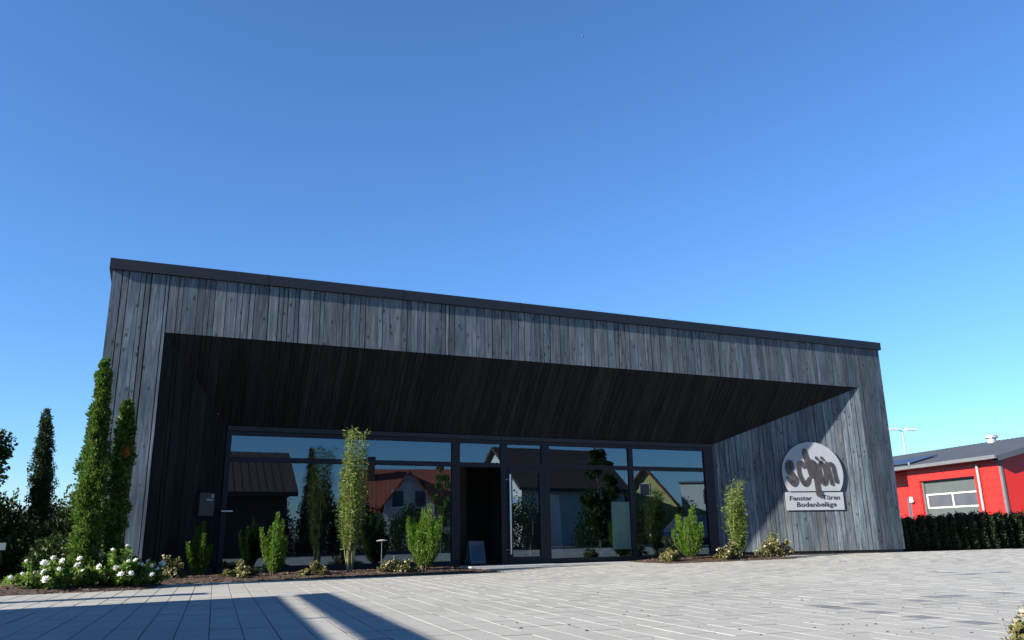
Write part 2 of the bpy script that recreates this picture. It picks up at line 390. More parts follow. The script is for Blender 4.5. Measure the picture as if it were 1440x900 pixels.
fc.box(0.004, XA-.03, TB+.001, .2, ZB+.01, HT-.002, 1); fc.box(XB+.03, W-.004, TB+.001, .2, ZB+.01, HT-.002, 1); fc.box(XA-.02, XB+.02, TB+.001, .2, HS+.06, HT-.004, 1)
fc.build('front_cladding', [M['wood'], M['dark']], bld, OB)
# soffit boards follow the boards above
def ymax(x):
    if x < GL: return max(0, (x-XA)/(GL-XA)*DY)
    if x > GR: return max(0, (XB-x)/(XB-GR)*DY)
    return DY
def sp(x, y, d=0): return (x, y + 0.77*d, HS - S*y + .637*d)
NS = (0, -S, -1)
for a, b in zip(cm[:-1], cm[1:]):
    if a < GL < b or a < GR < b:
        k = GL if a < GL < b else GR
        for c, d in ((a, k), (k, b)):
            board(sf, [sp(c, ymax(c)), sp(d, ymax(d)), sp(d, 0), sp(c, 0)], NS, rb.choice([0, .003, .006]), .0035)
    else:
        board(sf, [sp(a, ymax(a)), sp(b, ymax(b)), sp(b, 0), sp(a, 0)], NS, rb.choice([0, .003, .006]), .0035)
sf.face([sp(XA-.0, 0, .02), sp(XB, 0, .02), sp(GR, DY, .02), sp(GL, DY, .02)], 1)
sf.build('entrance_soffit', [M['wood_shaded'], M['dark']], bld, OB)
# splayed side walls
def reveal(A, B, name, flip):
    mb = MB(); A = Vector((*A, 0)); B = Vector((*B, 0)); L = (B-A).length; d = (B-A)/L
    n = Vector((d.y, -d.x, 0)) if not flip else Vector((-d.y, d.x, 0))
    c = cuts(0, L)
    for a, b in zip(c[:-1], c[1:]):
        pa, pb = A+d*a, A+d*b
        q = [(pa.x, pa.y, ZB), (pb.x, pb.y, ZB), (pb.x, pb.y, HS-S*pb.y), (pa.x, pa.y, HS-S*pa.y)]
        board(mb, q, n, rb.choice([0, .002, .004, .006]))
    k = -n*.02
    mb.face([tuple(A+k+Vector((0, 0, ZB))), tuple(B+k+Vector((0, 0, ZB))), tuple(B+k+Vector((0, 0, HS-S*B.y))), tuple(A+k+Vector((0, 0, HS-S*A.y)))], 1)
    k = -n*.06
    a, b = A+k, B+k
    mb.face([(a.x, a.y, -.2), (b.x, b.y, -.2), (b.x, b.y, ZB+.02), (a.x, a.y, ZB+.02)], 1)
    mb.build(name, [M['wood'] if flip else M['wood_shaded'], M['dark']], bld, OB)
    return A, d, n
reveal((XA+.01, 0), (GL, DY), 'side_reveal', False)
RA, RD, RN = reveal((XB, 0), (GR, DY), 'side_reveal', True)
if RN.y > 0: RN = -RN
# plinth, body, roof cap
m = MB(); m.box(.05, XA-.03, .05, .19, -.2, ZB+.008); m.build('plinth', M['dark'], bld, OB)
m = MB(); m.box(XB+.05, W-.05, .05, .19, -.2, ZB+.008); m.build('plinth', M['dark'], bld, OB)
m = MB()
for x, s in ((0.0, -1), (W, 1)):
    c = cuts(.21, 14)
    for a, b in zip(c[:-1], c[1:]):
        q = [(x, a, ZB), (x, b, ZB), (x, b, HT), (x, a, HT)]
        board(m, q if s > 0 else [q[1], q[0], q[3], q[2]], (s, 0, 0), .003)
c = cuts(0, W)
for a, b in zip(c[:-1], c[1:]): board(m, [(b, 14, ZB), (a, 14, ZB), (a, 14, HT), (b, 14, HT)], (0, 1, 0), .003)
m.build('side_cladding', M['wood'], bld, OB)
m = MB()
CT, CB, OV = 5.79, 5.575, .055
m.box(-OV, W+OV, -OV, .14, CB, CT); m.box(-OV, .14, .142, 14.05, CB, CT-.002); m.box(W-.14, W+OV, .142, 14.05, CB, CT-.002); m.box(.142, W-.142, 13.9, 14.05, CB, CT-.003)
for k in range(1, 7):
    x = k*W/7; m.box(x-.02, x+.02, -OV-.0025, -OV, CB, CT+.0025)
m.build('roof_cap', M['cap'], bld, OB)
m = MB(); m.box(.142, W-.142, .142, 13.88, HT-.3, CB-.03); m.build('roof', M['cap'], bld, OB)
# room behind the glass
m = MB()
m.face([(GL-.6, 8.5, -.13), (GR+.6, 8.5, -.13), (GR+.6, 8.5, 3.0), (GL-.6, 8.5, 3.0)])
m.face([(GL-.6, DY+.2, -.13), (GL-.6, 8.5, -.13), (GL-.6, 8.5, 3.0), (GL-.6, DY+.2, 3.0)])
m.face([(GR+.6, 8.5, -.13), (GR+.6, DY+.2, -.13), (GR+.6, DY+.2, 3.0), (GR+.6, 8.5, 3.0)])
m.box(9.72, 9.86, DY+.12, 4.6, -.125, 2.99)
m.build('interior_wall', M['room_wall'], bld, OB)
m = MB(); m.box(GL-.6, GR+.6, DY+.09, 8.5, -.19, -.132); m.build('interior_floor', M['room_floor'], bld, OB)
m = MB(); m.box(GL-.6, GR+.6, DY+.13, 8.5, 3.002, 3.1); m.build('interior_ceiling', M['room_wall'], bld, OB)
m = MB(); m.box(8.2, 8.75, 4.0, 4.08, -.13, 2.5); m.box(7.62, 8.16, 4.02, 4.06, -.13, 2.9); m.build('interior_door', M['brown_wood'], bld, OB)

# glass front
YF0, YF1, YG = DY-.035, DY+.045, DY+.012
ZT0, ZT1, ZGT, ZGB = 2.10, 2.205, 2.648, .004
m = MB(); m.box(GL, GR, DY-.06, DY+.05, 2.745, HG+.02); m.build('head_flashing', M['flash'], bld, OB)
m = MB(); m.box(GL, GR, DY-.02, DY+.06, ZGT, 2.743); m.build('head_frame', M['frame'], bld, OB)
def window(x0, x1, posts, full=True, cat='window'):
    m = MB()
    for a, b in posts: m.box(a, b, YF0, YF1, -.15, ZGT-.002)
    m.box(x0, x1, YF0+.004, YF1-.004, ZT0, ZT1)
    if full: m.box(x0, x1, YF0-.006, YF1, -.15, ZGB)
    o = m.build('window', M['frame'], bld, OB)
    g1 = MB(); g1.box(x0+.001, x1-.001, YG-.004, YG+.004, ZT1+.001, ZGT-.001); p = g1.build('pane', M['glass'], o, OB); p.location = (0, 0, 0)
    if full:
        g1 = MB(); g1.box(x0+.001, x1-.001, YG-.004, YG+.004, ZGB+.001, ZT0-.001); g1.build('pane', M['glass'], o, OB)
    return o
window(2.506, 7.372, [(GL, 2.504), (7.374, 7.53)])
window(7.57, 8.60, [(7.532, 7.568), (8.602, 8.64)], full=False)
window(8.77, 9.677, [(8.642, 8.768), (9.679, 9.77)], full=False)
window(9.885, 12.144, [(9.772, 9.883), (12.146, 12.21)])
window(12.28, 14.504, [(12.212, 12.278), (14.506, GR)])
m = MB(); a, b = 8.774, 9.674
m.box(a, a+.11, YF0-.012, YF1-.012, -.11, ZT0-.004); m.box(b-.07, b, YF0-.012, YF1-.012, -.11, ZT0-.004)
m.box(a+.112, b-.072, YF0-.010, YF1-.014, ZT0-.11, ZT0-.004); m.box(a+.112, b-.072, YF0-.010, YF1-.014, -.11, .06)
door = m.build('door', M['frame'], bld, OB)
m = MB(); m.box(a+.113, b-.073, YG-.016, YG-.008, .061, ZT0-.111); m.build('pane', M['glass'], door, OB)
m = MB(); m.tube([(8.80, DY-.115, .12), (8.80, DY-.115, 1.94)], .021, 12)
for z in (.22, 1.82): m.tube([(8.80, DY-.115, z), (8.80, DY-.05, z)], .011, 8); m.tube([(8.80, DY-.05, z), (8.72, DY-.05, z)], .011, 8)
m.build('handle', M['chrome'], door, OB)
m = MB(); m.box(8.895, 9.03, YG-.0185, YG-.0165, 1.285, 1.385); m.build('sticker', M['sticker'], door, OB)
m = MB(); m.box(7.57, 9.77, DY-.75, DY-.04, -.2, -.105); m.box(9.772, 12.2, DY-.6, DY-.05, -.2, -.112); m.build('threshold', M['stone'], bld, OB)
m = MB(); m.box(GL, 7.55, DY-.2, DY-.05, -.2, -.14); m.build('sill_strip', M['stone'], bld, OB)
m = MB(); m.box(12.22, GR, DY-.2, DY-.05, -.2, -.1); m.build('sill_strip', M['stone'], bld, OB)

# things inside
t = thing('sandwich_board', 'small blue-grey sandwich board standing inside the open doorway', 'sandwich board', (8.62, 3.0, -.13))
for s in (-1, 1):
    m = MB(); m.obox((0, s*.11, .28), (1, 0, 0), (0, math.cos(.3), s*math.sin(.3)), (0, -s*math.sin(.3), math.cos(.3)), .2, .012, .28); bo = m.build('board', M['zinc'], t)
    m = MB(); m.obox((0, s*.126, .27), (1, 0, 0), (0, math.cos(.3), s*math.sin(.3)), (0, -s*math.sin(.3), math.cos(.3)), .17, .004, .2); m.build('poster', M['blue_board'], bo)
t = thing('display_panel', 'tall pale green display panel standing behind the right window', 'display panel', (12.05, 1.62, -.13))
m = MB(); m.box(-.28, .28, -.02, .02, .3, 1.46); m.build('panel', M['panel_green'], t)
for x in (-.2, .2): m = MB(); m.box(x-.02, x+.02, -.2, .2, 0, .03); m.box(x-.015, x+.015, -.015, .015, .029, .299); m.build('foot', M['black'], t)
t = thing('sample_board', 'dim grey sample board leaning inside left of the pale green panel', 'display panel', (10.65, 3.0, -.13))
m = MB(); m.obox((0, 0, .85), (1, 0, 0), (0, .995, -.1), (0, .1, .995), .38, .02, .85); m.build('panel', M['render_grey'], t)
m = MB(); m.box(-.3, .3, .05, .3, 0, .04); m.build('foot', M['black'], t)

# sign on the right splay
def sgn(t, z, d): # t along the splay from the outer corner, d off the boards
    p = RA + RD*t + RN*(.012+d); return (p.x, p.y, z)
sg0 = sgn(1.66, 1.08, 0)
sign = thing('shop_sign', 'silver oval sign board with dark brush lettering above a lettered strip', 'sign', sg0)
m = MB(); oval = []
tc_, zc_, rx_, rz_ = 1.665, 2.04, .865, .85
a0 = math.asin((1.575-zc_)/rz_)
for k in range(65):
    an = a0 + (math.pi-2*a0)*k/64; oval.append((tc_ - rx_*math.cos(an), zc_ + rz_*math.sin(an)))
m.prism(oval, .045, .065, lambda a, b, c: sgn(a, b, c)); m.build('oval_board', M['sign'], sign, sg0)
for tt, zz in ((1.0, 2.0), (2.25, 2.0), (1.63, 2.6)): m = MB(); m.prism([(tt-.04, zz-.04), (tt+.04, zz-.04), (tt+.04, zz+.04), (tt-.04, zz+.04)], 0, .044, lambda a, b, c: sgn(a, b, c)); m.build('spacer', M['black'], sign, sg0)
m = MB(); m.prism([(.857, 1.08), (2.488, 1.08), (2.488, 1.553), (.857, 1.553)], .02, .034, lambda a, b, c: sgn(a, b, c)); m.build('strip_board', M['sign'], sign, sg0)
def px(x, y):   # lettering layout grid -> (t, z)
    return (2.55 - (x-100)/645*1.71, 2.89 - (y-90)/535*1.32)
def ribbon(mb, pts, w, d0, d1, dots=None):
    P = [Vector(px(*p)) for p in pts]; ws = w if hasattr(w, '__len__') else [w]*len(P)
    # resample smoothly
    Q = []; R = []
    n = len(P)
    for i in range(n-1):
        p0, p1, p2, p3 = P[max(i-1, 0)], P[i], P[i+1], P[min(i+2, n-1)]
        for k in range(8):
            u = k/8
            Q.append(.5*((2*p1)+(-p0+p2)*u+(2*p0-5*p1+4*p2-p3)*u*u+(-p0+3*p1-3*p2+p3)*u**3)); R.append((ws[i]*(1-u)+ws[i+1]*u)*.00120)
    Q.append(P[-1]); R.append(ws[-1]*.00120)
    L, Rr = [], []
    for i, q in enumerate(Q):
        d = (Q[min(i+1, len(Q)-1)]-Q[max(i-1, 0)]).normalized(); nn = Vector((-d.y, d.x)); L.append(q+nn*R[i]); Rr.append(q-nn*R[i])
    d0_ = (Q[0]-Q[1]).normalized(); d1_ = (Q[-1]-Q[-2]).normalized()
    def capc(q, d, r): 
        n_ = Vector((-d.y, d.x)); return [q + (n_*math.cos(x) + d*math.sin(x))*r for x in [math.pi*k/8 for k in range(1, 8)]]
    c1 = capc(Q[-1], d1_, R[-1]); c0 = capc(Q[0], d0_, R[0])
    # build as strip quads (robust for curved strokes)
    for i in range(len(Q)-1):
        quad = [L[i], Rr[i], Rr[i+1], L[i+1]]
        mb.face([sgn(p.x, p.y, d1) for p in quad])
    for q, arc, a, b in ((Q[-1], c1, L[-1], Rr[-1]), (Q[0], c0, Rr[0], L[0])):
        mb.face([sgn(p.x, p.y, d1) for p in [a]+arc+[b]])
    rim = L + c1 + Rr[::-1] + c0
    for i in range(len(rim)):
        a, b = rim[i], rim[(i+1) % len(rim)]
        mb.face([sgn(a.x, a.y, d0), sgn(b.x, b.y, d0), sgn(b.x, b.y, d1), sgn(a.x, a.y, d1)])
letters = [
 [([(218, 372), (205, 318), (178, 335), (178, 395), (215, 450), (240, 505), (225, 545), (190, 520), (165, 478)], [50, 62, 66, 70, 62, 74, 62, 52, 40])],
 [([(345, 362), (322, 318), (292, 345), (288, 420), (305, 490), (338, 545), (368, 530), (388, 490)], [40, 50, 50, 46, 50, 60, 54, 42])],
 [([(368, 188), (378, 260), (398, 340), (412, 400), (422, 452)], [56, 66, 70, 74, 70]), ([(425, 305), (455, 330), (462, 420), (466, 520), (474, 655)], [50, 60, 58, 60, 62])],
 [([(530, 310), (510, 350), (508, 440), (530, 530), (556, 530), (568, 440), (556, 350), (532, 312)], [38, 40, 44, 54, 54, 44, 38, 34]), ([(484, 262), (500, 285)], [28, 24]), ([(540, 262), (560, 288)], [28, 24])],
 [([(592, 322), (602, 400), (615, 480), (626, 546)], [36, 40, 40, 42]), ([(606, 345), (635, 328), (655, 360), (665, 440), (678, 522)], [28, 38, 42, 42, 42])],
]
k = 0
for strokes in letters:
    m = MB()
    for pts, w in strokes:
        ribbon(m, pts, w, .0655, .078+.0012*k); k += 1
    m.build('brush_letter', M['brush'], sign, sg0)
def text(txt, x0, x1, ybase, ytop, d, name):
    cu = bpy.data.curves.new(name, 'FONT'); cu.body = txt; cu.size = 1; cu.offset = .022; cu.resolution_u = 3
    ob = bpy.data.objects.new(name, cu); COL.objects.link(ob)
    dg = bpy.context.evaluated_depsgraph_get(); me = bpy.data.meshes.new_from_object(ob.evaluated_get(dg))
    bpy.data.objects.remove(ob)
    vs = np.array([v.co[:] for v in me.vertices]); 
    xa, xb = vs[:, 0].min(), vs[:, 0].max()
    capv = .70
    t0, t1 = [2.488-(q-138)/606*1.631 for q in (x0, x1)]; zb, zt = [1.553-(q-620)/190*.473 for q in (ybase, ytop)]
    for v in me.vertices:
        u = (v.co.x-xa)/(xb-xa); tt = t0+(t1-t0)*u; zz = zb + (zt-zb)*v.co.y/capv
        p = Vector(sgn(tt, zz, d)) - Vector(sg0); v.co = p
    me.materials.clear(); me.materials.append(M['ink'])
    o = bpy.data.objects.new(name, me); COL.objects.link(o); o.parent = sign
    md = o.modifiers.new('depth', 'SOLIDIFY'); md.thickness = .004; md.offset = 0
text('Fenster', 178, 412, 706, 660, .0375, 'lettering')
text('Türen', 522, 706, 700, 655, .0375, 'lettering')
text('Bodenbeläge', 246, 662, 774, 726, .0375, 'lettering')

# small fixtures
t = thing('mailbox', 'flat black mailbox with pale name plates on the shaded left splay', 'mailbox', (2.02, .955, 1.0))
ld = Vector((GL-XA, DY, 0)).normalized(); ln = Vector((ld.y, -ld.x, 0))
def lb(t, d, z): p = ld*t + ln*d; return (p.x, p.y, z)
m = MB(); m.obox(lb(0, .06, .22), ld, ln, (0, 0, 1), .20, .05, .22); m.build('box', M['black'], t)
m = MB(); m.obox(lb(.07, .113, .31), ld, ln, (0, 0, 1), .09, .003, .018); m.build('name_plate', M['sign'], t)
m = MB(); m.obox(lb(.14, .113, .385), ld, ln, (0, 0, 1), .03, .003, .035); m.build('bell_button', M['sign'], t)
t = thing('wall_lamp', 'narrow pale bar lamp on the left end of the glass front', 'wall lamp', (2.5, DY, 1.1))
m = MB(); m.box(-.1, .12, -.14, -.05, -.012, .012); m.build('lamp_bar', M['white'], t)
m = MB(); m.box(-.03, .0, -.049, .0, -.03, .03); m.build('bracket', M['frame'], t)
t = thing('wall_spotlight', 'tiny steel wall spotlight low on the shaded right splay', 'wall light', tuple(RA+RD*3.62+Vector((0, 0, 1.0))))
m = MB(); p = RN*.02; q = RN*.1; m.tube([p, q], [.03, .022], 10); m.build('spot_body', M['chrome'], t)
m = MB(); m.tube([RN*.0, RN*.02], .045, 10); m.build('mount', M['chrome'], t)

# ------------------------------------------------------------------ planting beds
def bed(name, outline, label, z0f, seed):
    r = random.Random(seed); m = MB()
    xs_ = [p[0] for p in outline]; ys_ = [p[1] for p in outline]
    def inside(x, y):
        c = False
        for (xa, ya), (xb, yb) in zip(outline, outline[1:]+outline[:1]):
            if (ya > y) != (yb > y) and x < (xb-xa)*(y-ya)/(yb-ya)+xa: c = not c
        return c
    def edist(x, y):
        best = 9; p = Vector((x, y))
        for a_, b_ in zip(outline, outline[1:]+outline[:1]):
            A_, B_ = Vector(a_), Vector(b_); u_ = max(0, min(1, (p-A_).dot(B_-A_)/(B_-A_).length_squared)); best = min(best, (A_+(B_-A_)*u_-p).length)
        return best if inside(x, y) else 0
    def edist2(x, y): return any(inside(x+a_, y+b_) for a_, b_ in ((.1, 0), (-.1, 0), (0, .1), (0, -.1)))
    st = .10; nx = int((max(xs_)-min(xs_))/st)+2; ny = int((max(ys_)-min(ys_))/st)+2
    hh = {}
    def H(i, j):
        if (i, j) not in hh:
            x, y = min(xs_)+i*st, min(ys_)+j*st
            edge = edist(x, y)
            hh[(i, j)] = (x+r.uniform(-.03, .03), y+r.uniform(-.03, .03), z0f(x)+(-.012 if edge < .03 else min(.05, .10*edge)+r.uniform(0, .012)))
        return hh[(i, j)]
    for i in range(nx):
        for j in range(ny):
            x, y = min(xs_)+(i+.5)*st, min(ys_)+(j+.5)*st
            if inside(x, y) or edist2(x, y): m.face([H(i, j), H(i+1, j), H(i+1, j+1), H(i, j+1)])
    # loose chips
    area = (max(xs_)-min(xs_))*(max(ys_)-min(ys_))
    for _ in range(int(area*330)):
        x, y = r.uniform(min(xs_), max(xs_)), r.uniform(min(ys_), max(ys_))
        if not inside(x, y): continue
        a = r.uniform(0, 6.28); l, w = r.uniform(.012, .035), r.uniform(.006, .014)
        dx, dy = math.cos(a), math.sin(a); edge = edist(x, y)
        z = z0f(x)+.008+min(.05, .10*edge)+r.uniform(0, .008); tz = r.uniform(-.4, .4)*l
        m.face([(x-dx*l-dy*w, y-dy*l+dx*w, z-tz), (x-dx*l+dy*w, y-dy*l-dx*w, z-tz), (x+dx*l+dy*w, y+dy*l-dx*w, z+tz), (x+dx*l-dy*w, y+dy*l+dx*w, z+tz)], 1)
    tag(m.build(name, [M['mulch'], M['mulch_bits']]), label, 'mulch', kind='stuff')
bed('bark_mulch', [(-1.6, -3.35), (-.7, -3.25), (.6, -3.05), (1.15, -2.9), (1.4, -1.6), (7.5, -1.45), (7.5, DY-.2), (2.35, DY-.2), (1.0, 0), (-1.6, 0)], 'brown bark mulch in the long bed from the roses to the entrance', gz, 1)
bed('bark_mulch', [(11.75, -.85), (14.9, -1.25), (15.35, -1.0), (15.2, .95), (14.7, DY-.2), (11.75, DY-.2)], 'brown bark mulch in the short bed right of the entrance', gz, 2)

# ------------------------------------------------------------------ foliage
def quick(name, V, F, mat, parent=None, mi=None):
    V = np.asarray(V, dtype=np.float32).reshape(-1, 3); nv = len(V); nf = nv//4
    me = bpy.data.meshes.new(name); me.vertices.add(nv); me.vertices.foreach_set('co', V.ravel())
    me.loops.add(nv); me.loops.foreach_set('vertex_index', np.arange(nv, dtype=np.int32))
    me.polygons.add(nf); me.polygons.foreach_set('loop_start', np.arange(0, nv, 4, dtype=np.int32)); me.polygons.foreach_set('loop_total', np.full(nf, 4, dtype=np.int32))
    me.materials.append(mat); me.update(calc_edges=True); me.validate()
    o = bpy.data.objects.new(name, me); COL.objects.link(o)
    if parent: o.parent = parent
    return o
def unit(v): return v/np.maximum(np.linalg.norm(v, axis=1, keepdims=True), 1e-6)
def leaf_quads(rs, pos, dirs, length, width):
    """pointed leaves at pos along dirs"""
    n = len(pos); dirs = unit(dirs); a = unit(np.cross(dirs, rs.normal(size=(n, 3)))); L = length*rs.uniform(.7, 1.3, (n, 1)); Wd = width*rs.uniform(.7, 1.3, (n, 1))
    nn = np.cross(dirs, a)*L*.12
    return np.stack([pos, pos+dirs*L*.5+a*Wd+nn, pos+dirs*L, pos+dirs*L*.5-a*Wd+nn], axis=1).reshape(-1, 3)

def column_conifer(name, label, loc, h, rmax, leaf, seed, lean=(0, 0), nclump=420, per=34, notch=True, group=None, tips=1.0, prof=None):
    rs = np.random.RandomState(seed); t = thing(name, label, 'conifer tree', loc, 0, group)
    prof = prof or [(0, .72), (.12, .95), (.35, 1.), (.55, .84), (.75, .58), (.9, .36), (.97, .2), (1, .05)]
    ps = np.array(prof)
    hz = rs.uniform(.02, 1, nclump*3)
    keep = rs.uniform(0, 1, len(hz)) < np.interp(hz, ps[:, 0], ps[:, 1])+.12
    hz = hz[keep][:nclump]; n = len(hz); an = rs.uniform(0, 2*np.pi, n)
    wob = 1+.22*np.sin(an*3+hz*17+seed)+.14*np.sin(an*2-hz*31+seed*2)
    rr = np.interp(hz, ps[:, 0], ps[:, 1])*rmax*wob*rs.uniform(.55, 1.02, n)
    c = np.stack([rr*np.cos(an)+lean[0]*hz, rr*np.sin(an)+lean[1]*hz, hz*h*.97], 1)
    cs = rmax*rs.uniform(.2, .4, n)*np.clip(np.interp(hz, ps[:, 0], ps[:, 1])+.25, .3, 1)
    cc = np.repeat(c, per, 0); sz = np.repeat(cs, per)[:, None]; o = unit(rs.normal(size=(n*per, 3)))*rs.uniform(.15, 1, (n*per, 1))*sz; o[:, 2] *= 1.5
    pos = cc+o
    outw = np.repeat(np.stack([np.cos(an), np.sin(an), np.zeros(n)], 1), per, 0)
    dirs = outw*.55+np.array([0, 0, .9])*tips+unit(o)*.7+rs.normal(size=pos.shape)*.25
    V = leaf_quads(rs, pos, dirs, .046, .0115)
    # inner shoots keep the middle dense
    ni = int(n*per*.35); hi = rs.uniform(.02, .95, ni); ai = rs.uniform(0, 6.28, ni); ri = np.interp(hi, ps[:, 0], ps[:, 1])*rmax*.62*np.sqrt(rs.uniform(0, 1, ni))
    pi = np.stack([ri*np.cos(ai)+lean[0]*hi, ri*np.sin(ai)+lean[1]*hi, hi*h*.96], 1)
    V = np.concatenate([V, leaf_quads(rs, pi, rs.normal(size=pi.shape)+np.array([0, 0, .6]), .10, .022)])
    quick('foliage', V, None, leaf, t)
    m = MB(); m.tube([(0, 0, -.05), (lean[0]*.3, lean[1]*.3, h*.3), (lean[0]*.9, lean[1]*.9, h*.88)], [.06, .045, .012], 8); m.build('trunk', M['bark'], t)
    return t
column_conifer('columnar_conifer', 'tallest slim columnar conifer at the left end of the dark timber wall', (.22, -2.2, gz(0)), 3.62, .205, M['cypleaf'], 3, (-.02, 0), 560, 44,
               prof=[(0, .9), (.1, .96), (.3, 1.), (.5, .92), (.62, .74), (.78, .55), (.92, .42), (.98, .3), (1, .1)])
c2 = column_conifer('columnar_conifer', 'shorter slim columnar conifer with a russet sprig, against the timber wall', (.60, -1.95, gz(0)), 3.0, .150, M['cypleaf'], 8, (-.03, 0), 380, 40,
               prof=[(0, .8), (.2, .95), (.5, 1.), (.75, .85), (.9, .68), (.97, .5), (1, .2)])
rs_ = np.random.RandomState(5); p_ = rs_.normal(size=(60, 3))*np.array([.016, .016, .03])+np.array([.04, -.19, 2.06]); so = quick('russet_sprig', leaf_quads(rs_, p_, rs_.normal(size=(60, 3))+np.array([0, -.5, .5]), .05, .014), None, M['redleaf'], c2)
column_conifer('columnar_conifer', 'dark columnar conifer standing alone further back at the left', (-1.12, 5.0, -.2), 3.84, .27, M['cypdark'], 13, (-.2, 0), 420, 40,
               prof=[(0, .95), (.2, 1.), (.4, 1.), (.58, .95), (.72, .68), (.85, .5), (.95, .36), (1, .1)])

def yew(label, loc, h, r, seed, nstem=14, spread=1., per=560, side=None):
    rs = np.random.RandomState(seed); t = thing('yew_shrub', label, 'shrub', loc)
    V = []; m = MB()
    for k in range(nstem):
        a = rs.uniform(0, 6.28); q = math.sqrt(rs.uniform(0.02, 1)); hh = h*rs.uniform(.6, 1.0)*(1-.18*q)
        if k == 0: hh = h; q = .25
        tip = np.array([math.cos(a)*r*q*1.0, math.sin(a)*r*q*1.0, hh]); mid = np.array([math.cos(a)*r*q*.8*spread, math.sin(a)*r*q*.8*spread, hh*.5])
        m.tube([(math.cos(a)*.03, math.sin(a)*.03, 0), tuple(mid), tuple(tip)], [.012, .008, .003], 5)
        n = per; u = rs.uniform(.08, 1.02, n)**.9
        p0 = np.array([math.cos(a)*.03, math.sin(a)*.03, 0])
        ax = ((1-u)**2)[:, None]*p0+(2*u*(1-u))[:, None]*mid*1.05+(u**2)[:, None]*tip
        an = rs.uniform(0, 6.28, n); rad_ = r*.30*(1-.75*u**1.5)*np.sqrt(rs.uniform(.1, 1, n))*np.clip(u*4, .25, 1)
        # side sprigs
        off = np.stack([np.cos(an), np.sin(an), rs.uniform(-.1, .7, n)], 1)
        pos = ax+off*rad_[:, None]
        V.append(leaf_quads(rs, pos, off+np.array([0, 0, 1.0])+rs.normal(size=(n, 3))*.45, .036, .0075))
    quick('foliage', np.concatenate(V), None, M['yewleaf'], t)
    m.build('stem', M['bark'], t); return t
yew('small yew shrub half in shade beside the shaded left splay', (1.98, .22, gz(2)+.03), .97, .25, 21, 10)
yew('bright green yew shrub in front of the left end of the glass', (3.25, -.6, gz(3)+.03), 1.10, .27, 22, 15)
yew('widest bright green yew shrub, vase shaped, left of the open doorway', (6.13, -.6, gz(6)+.03), 1.26, .36, 29, 21, 1.15)
yew('bright green yew shrub in front of the right end of the glass', (12.8, -.2, gz(12.8)+.03), 1.22, .42, 24, 21, 1.2)

def bamboo(label, loc, h, r, seed, ncane=16, per=300, low=.2, dense=1.):
    rs = np.random.RandomState(seed); t = thing('bamboo', label, 'bamboo', loc); m = MB(); V = []
    for k in range(ncane):
        a = rs.uniform(0, 6.28); q = math.sqrt(rs.uniform(0.02, 1)); hh = h*rs.uniform(.62, 1.0)
        if k == 0: hh = h; q = .2
        base = np.array([math.cos(a)*.06*q, math.sin(a)*.06*q, 0]); tip = np.array([math.cos(a)*r*q*.75, math.sin(a)*r*q*.75, hh])
        bend = rs.normal(size=3)*np.array([.06, .06, 0]); mid = base*.5+tip*.45+bend
        m.tube([tuple(base), tuple(mid), tuple(tip)], [.008, .006, .002], 5)
        n = int(per*dense); u = rs.uniform(low, 1.0, n)
        ax = ((1-u)**2)[:, None]*base+(2*u*(1-u))[:, None]*mid+(u**2)[:, None]*tip
        # leaves gather in tufts
        u2 = np.round(u*14)/14; tw = rs.uniform(0, 6.28, n); rr = r*.55*rs.uniform(0, 1, n)**.8*(1-.5*u)*(.8+.32*np.sin(u*13+seed))*np.clip((u-low)*4+.25, .3, 1)
        off = np.stack([np.cos(tw), np.sin(tw), rs.uniform(-.25, .45, n)], 1)
        pos = ax+off*rr[:, None]
        V.append(leaf_quads(rs, pos, off+np.array([0, 0, -.1])+rs.normal(size=(n, 3))*.55, .095, .0075))
    quick('foliage', np.concatenate(V), None, M['bamleaf'], t); m.build('cane', M['cane'], t); return t
bamboo('tall feathery bamboo reaching the soffit in front of the left glass', (4.70, -.3, gz(4.7)+.03), 2.80, .36, 31, 20, 330, .25)
bamboo('short feathery bamboo in front of the shaded right splay', (14.05, -.45, gz(14.0)+.02), 1.84, .38, 32, 18, 330, .18)

def low_shrub(name, label, loc, sx, sy, h, seed, mat, n=1500, leaf=.045, flowers=14, fm=None, fsize=.012, fname='flower', group=None, cat='shrub', rag=.25):
    rs = np.random.RandomState(seed); t = thing(name, label, cat, loc, 0, group)
    # a few arching shoots, leaves strung along them
    m = MB(); V = []; tips = []
    ns = max(12, int(26*sx*sy/.2)); ns = min(ns, 60)
    for k in range(ns):
        a = rs.uniform(0, 6.28); q = math.sqrt(rs.uniform(0, 1)); ex = np.array([math.cos(a)*sx*q, math.sin(a)*sy*q, h*(1-.75*q*q)*rs.uniform(.55, 1.05+rag)])
        b = np.array([ex[0]*.35, ex[1]*.35, 0]); mid = b*.5+ex*.5+np.array([0, 0, h*.25])
        m.tube([tuple(b), tuple(mid), tuple(ex)], [.006, .004, .002], 4); tips.append(ex)
        c = n//ns; u = rs.uniform(.1, 1.03, c)
        ax = ((1-u)**2)[:, None]*b+(2*u*(1-u))[:, None]*mid+(u**2)[:, None]*ex
        off = unit(rs.normal(size=(c, 3))); pos = ax+off*rs.uniform(0, .055, (c, 1))*np.array([1, 1, .8]); pos[:, 2] = np.maximum(pos[:, 2], .005)
        V.append(leaf_quads(rs, pos, off+np.array([0, 0, .35]), leaf, leaf*.36))
    quick('foliage', np.concatenate(V), None, mat, t); m.build('stem', M['bark'], t)
    return t, tips, rs
